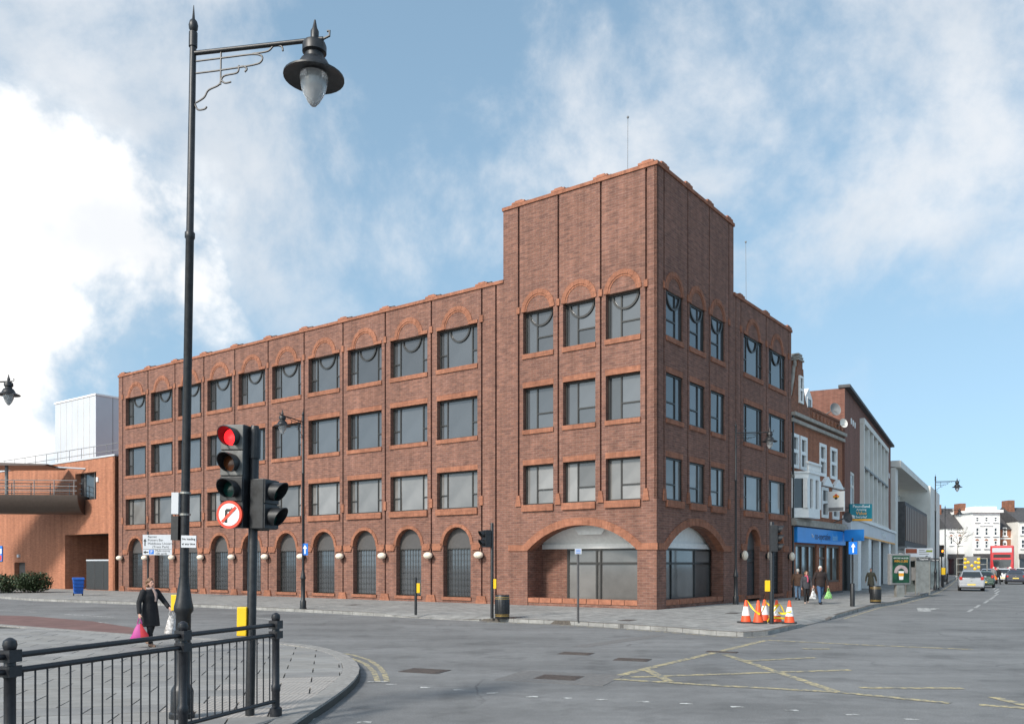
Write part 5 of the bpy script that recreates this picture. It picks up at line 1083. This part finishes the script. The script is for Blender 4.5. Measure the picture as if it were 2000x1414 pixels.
# ------------------------------------------------------------------ people
SK = pm('skin', (.50, .28, .21), .5, var=.06)
def remesh(mb, name, m_, parent, vox, ratio=None):
    o = mb.build(name, m_, parent)
    r_ = o.modifiers.new('r', 'REMESH'); r_.mode = 'VOXEL'; r_.voxel_size = vox; r_.use_smooth_shade = True
    s_ = o.modifiers.new('s', 'SMOOTH'); s_.iterations = 2; s_.factor = .5
    if ratio: d_ = o.modifiers.new('d', 'DECIMATE'); d_.ratio = ratio
    return frozen(o)
def person(p, rz, Hh, label, top, leg, shoe, hair, stride=.2, coat=0.0, bulk=1.0, hands=((.0, -.05), (.0, -.05)), hairlong=0.0, scarf=None, bags=(), vox=.009, turn=0.0, group=None):
    t = thing('person', label, 'person', p, rz, group); s = Hh / 1.75; t.scale = (s, s, s)
    hip, kn, an, sh = .90, .49, .08, 1.42
    L = {}
    for sd, st_ in ((-1, stride), (1, -stride)):
        L[sd] = [Vector((sd * .09, 0, hip)), Vector((sd * .095, -st_ * .55 - .03, kn)), Vector((sd * .095, -st_ + (.06 if st_ < 0 else 0), an + (.05 if st_ < 0 else 0)))]
    A = {}
    for sd, hd in zip((-1, 1), hands):
        a0 = Vector((sd * .185 * bulk, 0, sh - .02)); w_ = Vector((sd * .27 * bulk + sd * hd[0], hd[1] - .04, .86 if len(hd) < 3 else hd[2])); e = (a0 + w_) / 2 + Vector((sd * .035, .045, .0)); A[sd] = [a0, e, w_]
    def legs(mb, g):
        for sd in (-1, 1): mb.tube(L[sd], [.088 * bulk + g, .060 + g, .040 + g * 1.3], 12)
    def torso(mb, g, z0=.84):
        mb.tube([(0, .0, z0), (0, 0, .98), (0, .0, 1.12), (0, -.005, 1.30), (0, 0, 1.42), (0, .005, 1.47)], [(.155 * bulk + g, .115 * bulk + g), (.165 * bulk + g, .12 * bulk + g), (.15 * bulk + g, .11 * bulk + g), (.175 * bulk + g, .12 * bulk + g), (.17 * bulk + g, .085 + g), (.08 + g * .5, .065 + g * .5)], 18)
    def arms(mb, g):
        for sd in (-1, 1): mb.tube(A[sd], [.062 + g, .046 + g, .034 + g], 10); mb.ball(A[sd][0], .062 + g)
    hx = Matrix.Rotation(turn, 3, 'Z'); hc = Vector((0, -.015, 1.63))
    b = MB(); legs(b, 0); torso(b, 0); arms(b, 0)
    b.tube([(0, .01, 1.44), (0, 0, 1.56)], [.058, .052], 12); b.ball(hc, (.072, .092, .115), 16, 12); b.ball(hc + hx @ Vector((0, -.045, -.055)), (.052, .05, .06))
    b.tube([hc + hx @ Vector((0, -.085, .02)), hc + hx @ Vector((0, -.112, -.022)), hc + hx @ Vector((0, -.09, -.03))], [.010, .017, .012], 8)
    b.ball(hc + hx @ Vector((0, -.088, -.062)), (.024, .012, .010)); b.ball(hc + hx @ Vector((0, -.080, .032)), (.05, .016, .010))
    for sd in (-1, 1):
        b.ball(hc + hx @ Vector((sd * .074, .008, -.005)), (.012, .022, .032), 8, 6)
        w_ = A[sd][2]; d_ = (A[sd][2] - A[sd][1]).normalized(); b.ball(w_ + d_ * .05, (.022, .038, .05), 10, 8)
        for k in range(4):
            fy = -.03 + .02 * k; ln = (.065, .075, .072, .055)[k]; q = w_ + d_ * .085 + Vector((0, fy, 0)); b.tube([q - d_ * .03, q + d_ * ln * .5 + Vector((-sd * .006, 0, 0)), q + d_ * ln * .8 + Vector((-sd * .028, 0, 0))], [.0105, .0095, .008], 6)
        b.tube([w_ + d_ * .03 + Vector((0, -.03, 0)), w_ + d_ * .06 + Vector((-sd * .01, -.058, 0)), w_ + d_ * .10 + Vector((-sd * .025, -.062, 0))], [.012, .011, .009], 6)
    for sd in (-1, 1):
        f = L[sd][2]; b.tube([f + Vector((0, .04, -.03)), f + Vector((0, -.05, -.04)), f + Vector((0, -.16, -.05))], [.04, .038, .025], 10)
    remesh(b, 'body', SK, t, vox, .35)
    for sd in (-1, 1):
        e = hc + hx @ Vector((sd * .03, -.083, .012)); MB().ball(e, (.011, .008, .007), 8, 6).build('eye', M['dark'], t)
    tr_ = MB(); legs(tr_, .014); tr_.tube([(0, 0, .80), (0, 0, .93), (0, 0, 1.02)], [(.15 * bulk, .12 * bulk), (.178 * bulk, .132 * bulk), (.165 * bulk, .122 * bulk)], 16); remesh(tr_, 'trousers', leg, t, .014)
    jk = MB(); torso(jk, .028, .80 if not coat else .86); arms(jk, .022); jk.tube([(0, .01, 1.42), (0, 0, 1.51)], [.085, .075], 12)
    if coat: jk.tube([(0, 0, coat), (0, 0, (coat + .95) / 2), (0, 0, .95), (0, 0, 1.1)], [(.24 * bulk, .20), (.225 * bulk, .18), (.20 * bulk, .155), (.18 * bulk, .13)], 18)
    remesh(jk, 'coat' if coat else 'jacket', top, t, .014)
    for sd in (-1, 1):
        f = L[sd][2]; q = MB(); q.tube([f + Vector((0, .055, -.035)), f + Vector((0, 0, -.03)), f + Vector((0, -.09, -.042)), f + Vector((0, -.18, -.052))], [.042, .052, .044, .028], 12); q.tube([f + Vector((0, .01, .06)), f + Vector((0, .0, -.03))], [.05, .05], 10); remesh(q, 'shoe', shoe, t, .012)
    hr = MB(); g = .014
    hr.ball(hc + Vector((0, .022, .032)), (.072 + g, .086 + g, .098 + g), 16, 12)
    if hairlong:
        for k in range(26):
            a = R(-20 + 220 * k / 25); hr.ball(hc + hx @ Vector((.085 * math.cos(a), .03 + .085 * math.sin(a), random.uniform(-.09, .06))), .035 * hairlong)
    hm = remesh(hr, 'hair', hair, t, .012)
    if scarf: q = MB(); q.tube([(.07 * math.cos(a), .01 + .075 * math.sin(a) - .01, 1.49 + .012 * math.sin(3 * a)) for a in [2 * math.pi * k / 14 for k in range(15)]], .035, 8); q.tube([(.02, -.10, 1.48), (.05, -.155, 1.35), (.04, -.16, 1.15)], [.035, .045, .035], 8); remesh(q, 'scarf', scarf, t, .014)
    return t, {sd: Vector(p) + Matrix.Rotation(rz, 3, 'Z') @ (s * (A[sd][2] + (A[sd][2] - A[sd][1]).normalized() * .10)) for sd in (-1, 1)}
def carrier(p, label, m_, w_=.34, h_=.38, rz=0, m2=None, slump=.0):
    t = thing('shopping_bag', label, 'bag', p, rz)
    zt = -.14; b = MB(); n_ = 14; rings = []
    for z, sx, sy in ((zt, .22, .10), (zt - h_ * .25, .46, .35), (zt - h_ * .6, .80, .62), (zt - h_ * .93, 1.0, .8), (zt - h_, .94, .7)):
        rings.append([(w_ / 2 * sx * math.cos(2 * math.pi * j / n_) * (1 + .10 * math.sin(5 * j + z * 30)) + slump * (zt - z), .10 * sy * math.sin(2 * math.pi * j / n_) * (1 + .15 * math.cos(3 * j)), z) for j in range(n_)])
    for r_ in rings: b.v += r_
    b.f = [(i * n_ + j, i * n_ + (j + 1) % n_, (i + 1) * n_ + (j + 1) % n_, (i + 1) * n_ + j) for i in range(4) for j in range(n_)] + [tuple(range(4 * n_, 5 * n_))]
    o = b.build('bag_body', m_, t, True)
    if m2:
        o.data.materials.append(m2)
        for f in o.data.polygons:
            if f.center.x > .02: f.material_index = 1
    for y in (-.03, .03): MB().tube([(-.05, y, zt), (-.015, y * .3, -.01), (.015, y * .3, -.01), (.05, y, zt)], .006, 6).build('handle', m_, t)
K = {n_: pm(n_ + '_cloth', c, .85, var=.2, ns=12, bump=.2) for n_, c in dict(black=(.010, .010, .012), brown=(.085, .045, .028), charcoal=(.045, .046, .055), jeans=(.05, .10, .19), palejeans=(.12, .19, .28), tan=(.27, .17, .12), darkbrown=(.022, .013, .012), olive=(.07, .065, .045), scarf=(.30, .22, .20), pink=(.45, .08, .14), palebeige=(.5, .38, .32), grey=(.2, .2, .2)).items()}
HB = pm('brown_hair', (.14, .07, .035), .6, var=.3, ns=30); HG = pm('grey_hair', (.55, .53, .49), .6, var=.15, ns=30); HD = pm('dark_hair', (.05, .03, .02), .6, var=.3, ns=30)
pw = gnd(293, 1262, KH)
_, hd = person(pw, R(62), 1.56, 'woman in long black coat and scarf carrying bags across the near pavement', K['black'], K['black'], K['tan'], HB, .14, .52, 1.12, ((.05, .0), (.0, -.30, 1.0)), .9, K['scarf'])
carrier(hd[-1], 'pink and red shopping bag in the hand of the woman in black', pm('magenta_bag', (.40, .03, .22), .5), .44, .40, R(5), pm('red_bag', (.5, .025, .035), .5))
carrier(hd[1] + Vector((0, 0, .02)), 'white patterned shopping bag held forward by the woman in black', pm('patterned_bag', (.55, .52, .5), .4, var=.6, ns=20), .3, .42, R(20)); carrier(hd[1] + Vector((.16, -.05, 0)), 'dark checked shopping bag beside the patterned one', pm('dark_checked_bag', (.06, .08, .11), .4, var=.7, ns=25), .26, .48, R(20))
person(gnd(1558, 1172, KH), R(165), 1.64, 'man in brown jacket and pale jeans seen from behind by the bank', K['brown'], K['palejeans'], K['black'], HG, .16, 0, 1.1)
person(gnd(1575, 1178.5, KH), R(-8), 1.56, 'woman in grey jacket with curly brown hair walking beside the white haired man', K['charcoal'], K['black'], K['palebeige'], HB, .12, 0, 1.0, hairlong=1.25, scarf=K['pink'])
_, hd = person(gnd(1602, 1179.5, KH), R(6), 1.80, 'white haired man in dark jacket and jeans carrying two bags', K['darkbrown'], K['jeans'], K['black'], HG, .18, 0, 1.12, ((.05, .0), (.05, .0)), turn=R(-25))
carrier(hd[1], 'green and white shopping bag in the left hand of the white haired man', pm('green_bag', (.25, .5, .16), .4, var=.6, ns=14), .42, .38, R(10)); carrier(hd[-1], 'white and black shopping bag in the right hand of the white haired man', pm('white_black_bag', (.5, .5, .5), .4, var=.7, ns=9), .34, .4, R(-10))
person(gnd(1701, 1158.5, KH), R(-15), 1.62, 'woman in long open dark coat walking past the white shop pillars', K['olive'], K['black'], K['black'], HD, .2, .55, 1.0, ((.08, -.05), (.10, .12)))
person(at(1940.5, 86, 0), R(175), 1.72, 'distant person in grey coat crossing among the cars', K['grey'], K['black'], K['black'], HG, .15, .6, vox=.014)
_, hd = person(at(1949.5, 86, 0), R(120), 1.70, 'distant person in black crossing behind the person in grey', K['black'], K['black'], K['black'], HG, .2, 0, vox=.014)
carrier(at(1943, 85.4, 1.05), 'bright orange bag carried between the two distant walkers', pm('orange_bag', (.85, .2, .02), .4), .55, .42)

# ------------------------------------------------------------------ vehicles
CG = pm('car_glass', (.025, .03, .034), .05, ior=1.7, var=.1)
PLT = pm('yellow_plate', (.72, .55, .12), .5, var=.03); TL = pm('tail_lamp', (.45, .015, .01), .25)
def loftcar(st, m_, name, parent):                  # stations (y, z_low, z_belt, z_top, half width, half width of roof)
    b = MB(); n_ = 12; V = []
    for y, zl, zb, zt, w_, wr_ in st:
        V += [(-w_ * .93, y, zl), (-w_, y, zl + .18), (-w_, y, (zl + zb) / 2 + .08), (-w_ * .97, y, zb), (-wr_, y, zt - .05), (-wr_ * .82, y, zt), (wr_ * .82, y, zt), (wr_, y, zt - .05), (w_ * .97, y, zb), (w_, y, (zl + zb) / 2 + .08), (w_, y, zl + .18), (w_ * .93, y, zl)]
    b.v = V; k = len(st)
    b.f = [(i * n_ + j, i * n_ + (j + 1) % n_, (i + 1) * n_ + (j + 1) % n_, (i + 1) * n_ + j) for i in range(k - 1) for j in range(n_)] + [tuple(range(n_)), tuple(range((k - 1) * n_, k * n_))]
    o = b.build(name, m_, parent, True); bv = o.modifiers.new('b', 'BEVEL'); bv.width = .04; bv.segments = 2; bv.angle_limit = R(25); return o
def car(p, rz, label, paint, hatch=True, W=.86, Lg=4.0, H_=1.55, group='cars on the side street'):
    t = thing('car', label, 'car', p, rz, group)        # rear at y=0 facing -y, bonnet towards +y
    if hatch: st = [(0, .38, .62, .66, W * .90, W * .82), (.03, .28, .88, .98, W * .97, W * .86), (.10, .26, .96, 1.02, W, W * .84), (.42, .24, .96, H_ - .05, W, W * .70), (.75, .22, .95, H_, W, W * .70), (1.8, .20, .94, H_, W, W * .70), (2.75, .22, .93, 1.02, W, W * .80), (3.5, .24, .84, .88, W * .97, W * .8), (Lg, .32, .62, .66, W * .85, W * .7)]
    else: st = [(0, .40, .66, .70, W * .90, W * .82), (.04, .30, .90, .98, W * .97, W * .84), (.12, .26, .95, 1.02, W, W * .84), (.75, .24, .95, 1.05, W, W * .80), (1.45, .22, .94, H_, W, W * .68), (2.4, .20, .93, H_, W, W * .68), (3.25, .22, .92, .98, W, W * .8), (4.1, .26, .84, .86, W * .96, W * .8), (Lg, .34, .62, .66, W * .85, W * .7)]
    bo = loftcar(st, paint, 'body', t)
    ya, za, yb, zb_ = (.115, 1.05, .40, H_ - .10) if hatch else (.80, 1.08, 1.40, H_ - .07)
    def rearw(e, x0, x1): return [(-x0, ya - e, za), (x0, ya - e, za), (x1, yb - e, zb_), (-x1, yb - e, zb_)]
    MB().add(rearw(.03, W * .76, W * .62) + rearw(-.02, W * .76, W * .62), [(0, 1, 2, 3), (4, 7, 6, 5), (0, 4, 5, 1), (1, 5, 6, 2), (2, 6, 7, 3), (3, 7, 4, 0)]).build('rear_window', CG, t)
    y2, y3 = (1.75, 2.62) if hatch else (2.35, 3.1)
    MB().add([(-W * .62, y2 + .12, H_ - .06), (W * .62, y2 + .12, H_ - .06), (W * .76, y3 + .06, 1.04), (-W * .76, y3 + .06, 1.04)], [(0, 1, 2, 3)]).build('windscreen', CG, t)
    for sd in (-1, 1):
        x0, x1 = sd * (W * .975 + .006), sd * (W * .71 + .022); yf = y3 - .1; yr = ya + (.28 if hatch else .35)
        MB().add([(x0, yr, .99), (x0, yf, .99), (x1, y2 + .1, H_ - .09), (x1, yb + .15, H_ - .09)], [(0, 1, 2, 3)]).build('side_window', CG, t)
        MB().box(sd * W * .80 - .10, sd * W * .80 + .10, -.03, .12, (.84 if hatch else .72), (1.08 if hatch else .90)).build('tail_lamp', TL, t, bevel=.03)
        MB().box(sd * (W + .02), sd * (W + .17), y3 - .35, y3 - .22, .98, 1.12).build('door_mirror', paint, t, bevel=.03)
        for y in (.72, Lg - .78):
            q = MB(); q.M = Matrix.Translation((sd * (W - .10), y, .31)) @ Matrix.Rotation(R(90), 4, 'Y'); q.lathe([(.2, -.105), (.29, -.105), (.31, -.08), (.31, .08), (.29, .105), (.2, .105)], 22); wh = q.build('wheel', M['rubber'], t, True)
            q = MB(); q.M = Matrix.Translation((sd * (W - .10), y, .31)) @ Matrix.Rotation(R(90), 4, 'Y'); q.lathe([(.02, -.09), (.2, -.08), (.2, .08), (.02, .09)], 16); q.build('rim', M['steel'], wh)
    MB().box(-W * .93, W * .93, -.06, .10, .30, .52).build('bumper', paint, t, bevel=.04); MB().box(-W * .8, W * .8, -.02, .3, .2, .31).build('valance', M['rubber'], t)
    MB().box(-.27, .27, -.075, -.055, .56 if not hatch else .44, .67 if not hatch else .55).build('number_plate', PLT, t)
    MB().ball((0, -.02, .78), (.06, .03, .03), 10, 6).build('badge', M['steel'], t)
    if hatch: MB().tube([(-.1, -.035, .98), (.25, -.06, 1.04)], .012, 5).build('wiper', M['black'], t)
    return t
def paint(n_, c): return pm(n_, c, .28, .25, var=.03, coat=.6)
car(at(1897.5, 64, 0), R(-27), 'silver hatchback driving away along the side street', paint('silver_paint', (.33, .34, .36)), True, .88)
car(at(1921, 73, 0), R(-30), 'dark green car just ahead of the silver hatchback', paint('green_paint', (.03, .06, .045)), True, .82, 3.8, 1.42)
car(at(1984, 86, 0), R(-29), 'dark saloon car near the right edge of the picture', paint('dark_blue_paint', (.025, .028, .045)), False, .90, 4.6, 1.42)
car(at(1972, 97, 0), R(-30), 'red car partly hidden behind the dark saloon', paint('red_paint', (.32, .02, .025)), True, .86)
car(at(1960, 97, 0), R(-30), 'white car queued beyond the distant walkers', paint('white_car_paint', (.72, .73, .74)), True, .86); car(at(1995, 112, 0), R(-30), 'white car farthest right, behind the red one', paint('white_van_paint', (.74, .74, .74)), True, .88); car(at(1930, 90, 0), R(-29), 'grey car ahead of the dark green one', paint('grey_paint', (.2, .22, .25)), True, .86)
# double decker bus
t = thing('double_decker_bus', 'red double decker bus seen from behind at the far end of the street', 'bus', at(1957, 124, 0), R(-30.5))
BR = paint('bus_red', (.55, .025, .03)); w_ = 1.5
b = MB(); b.box(-w_, w_, 0, 10.5, .35, 4.75); b.build('body', BR, t, bevel=.16)
MB().box(-w_ * .82, w_ * .82, -.03, .02, 3.75, 4.4).build('upper_rear_window', M['lightgrey'], t, bevel=.02); MB().box(-w_ * .72, w_ * .72, -.03, .02, 3.0, 3.45).build('dark_panel', M['dark'], t)
MB().slab(mpR, [(-w_ * .78, 2.7), (-w_ * .7, 1.75), (-w_ * .4, 1.45), (w_ * .4, 1.45), (w_ * .7, 1.75), (w_ * .78, 2.7)], -.02, .03).build('lower_rear_window', CG, t)
for sd in (-1, 1):
    MB().box(sd * w_ - .005 * sd, sd * (w_ + .012), .6, 10, 3.3, 4.2).build('upper_side_window', CG, t); MB().box(sd * w_ - .005 * sd, sd * (w_ + .012), 1.5, 9.8, 1.6, 2.6).build('lower_side_window', CG, t); MB().box(sd * 1.22 - .1, sd * 1.22 + .1, -.04, .02, 1.0, 1.7).build('tail_lamp', TL, t)
    for y in (2.2, 8.2): q = MB(); q.M = Matrix.Translation((sd * 1.3, y, .48)) @ Matrix.Rotation(R(90), 4, 'Y'); q.lathe([(.3, -.15), (.48, -.15), (.48, .15), (.3, .15)], 20); q.build('wheel', M['rubber'], t)
q = MB(); q.M = Matrix.Translation((1.0, -.02, 1.5)) @ Matrix.Rotation(R(90), 4, 'X'); q.lathe([(.17, 0), (.17, .03)], 18); q.build('round_notice', M['cream'], t); MB().box(-.5, .5, -.04, 0, .75, .95).build('number_plate', PLT, t)
# road works lamp board
t = thing('arrow_board_trailer', 'grey road works board of yellow lamps in a metal frame behind the silver car', 'road works board', at(1898, 80, 0), R(-27))
f = MB()
for x in (-1.25, 1.25): f.tube([(x, 0, .5), (x, 0, 2.6)], .05, 6)
for z in (.7, 1.3, 2.0, 2.55): f.tube([(-1.25, 0, z), (1.25, 0, z)], .04, 6)
f.build('frame', M['steel'], t); MB().box(-.7, .7, -.12, -.04, 1.0, 2.75).build('board', M['grey'], t); MB().box(-1.1, 1.1, -.3, 2.2, .45, .65).build('chassis', M['slate'], t)
for x, z in ((-.55, 2.5), (-.55, 2.15), (-.55, 1.75), (-.55, 1.3), (.55, 2.5), (.55, 2.15), (.55, 1.75), (.55, 1.3), (-.3, 2.2), (0, 1.9), (.3, 2.2), (-.2, 1.3), (.2, 1.3), (.25, 1.6)):
    q = MB(); q.M = Matrix.Translation((x, -.12, z)) @ Matrix.Rotation(R(90), 4, 'X'); q.lathe([(.13, 0), (.13, .04), (.05, .08), (.01, .085)], 14); q.build('lamp', M['yellow'], t, True)
for sd in (-1, 1): q = MB(); q.M = Matrix.Translation((sd * 1.0, .9, .33)) @ Matrix.Rotation(R(90), 4, 'Y'); q.lathe([(.18, -.1), (.33, -.1), (.33, .1), (.18, .1)], 18); q.build('wheel', M['rubber'], t)
# bare street tree
t = thing('bare_tree', 'small leafless tree in front of the white houses', 'tree', at(1871, 118, KH)); rnd = random.Random(11)
tk = MB(); br = MB()
tk.tube([(0, 0, 0), (.05, 0, 1.6), (0, .05, 3.0)], [.14, .11, .09], 8)
def grow(p, d, l, r, lv):
    q = p + d * l; (br if lv else tk).tube([p, (p + q) / 2 + Vector((rnd.uniform(-.05, .05), 0, .03)), q], [r, r * .8, r * .6], 5)
    if lv < 4:
        for _ in range(3 if lv else 5):
            nd = (d + Vector((rnd.gauss(0, .5), rnd.gauss(0, .5), rnd.gauss(.15, .25)))).normalized(); grow(q if rnd.random() < .6 else p + d * l * .7, nd, l * rnd.uniform(.55, .8), r * .6, lv + 1)
grow(Vector((0, .05, 3.0)), Vector((0, 0, 1)), 1.6, .06, 0)
tk.build('trunk', M['bark'], t); br.build('crown', M['bark'], t)
# dark shop canopies and bollards by the far kerb
for k, (x, y) in enumerate(((1842, 1147), (1850, 1140))):
    t = thing('bollard', ('nearer' if k == 0 else 'farther') + ' black bollard on the kerb below the far lamp posts', 'bollard', gnd(x, y, KH), 0, 'bollards on the far kerb'); MB().lathe([(.1, 0), (.09, .1), (.07, .15), (.07, .9), (.09, .95), (.05, 1.02), (.01, 1.04)], 12).build('shaft', M['black'], t, True)
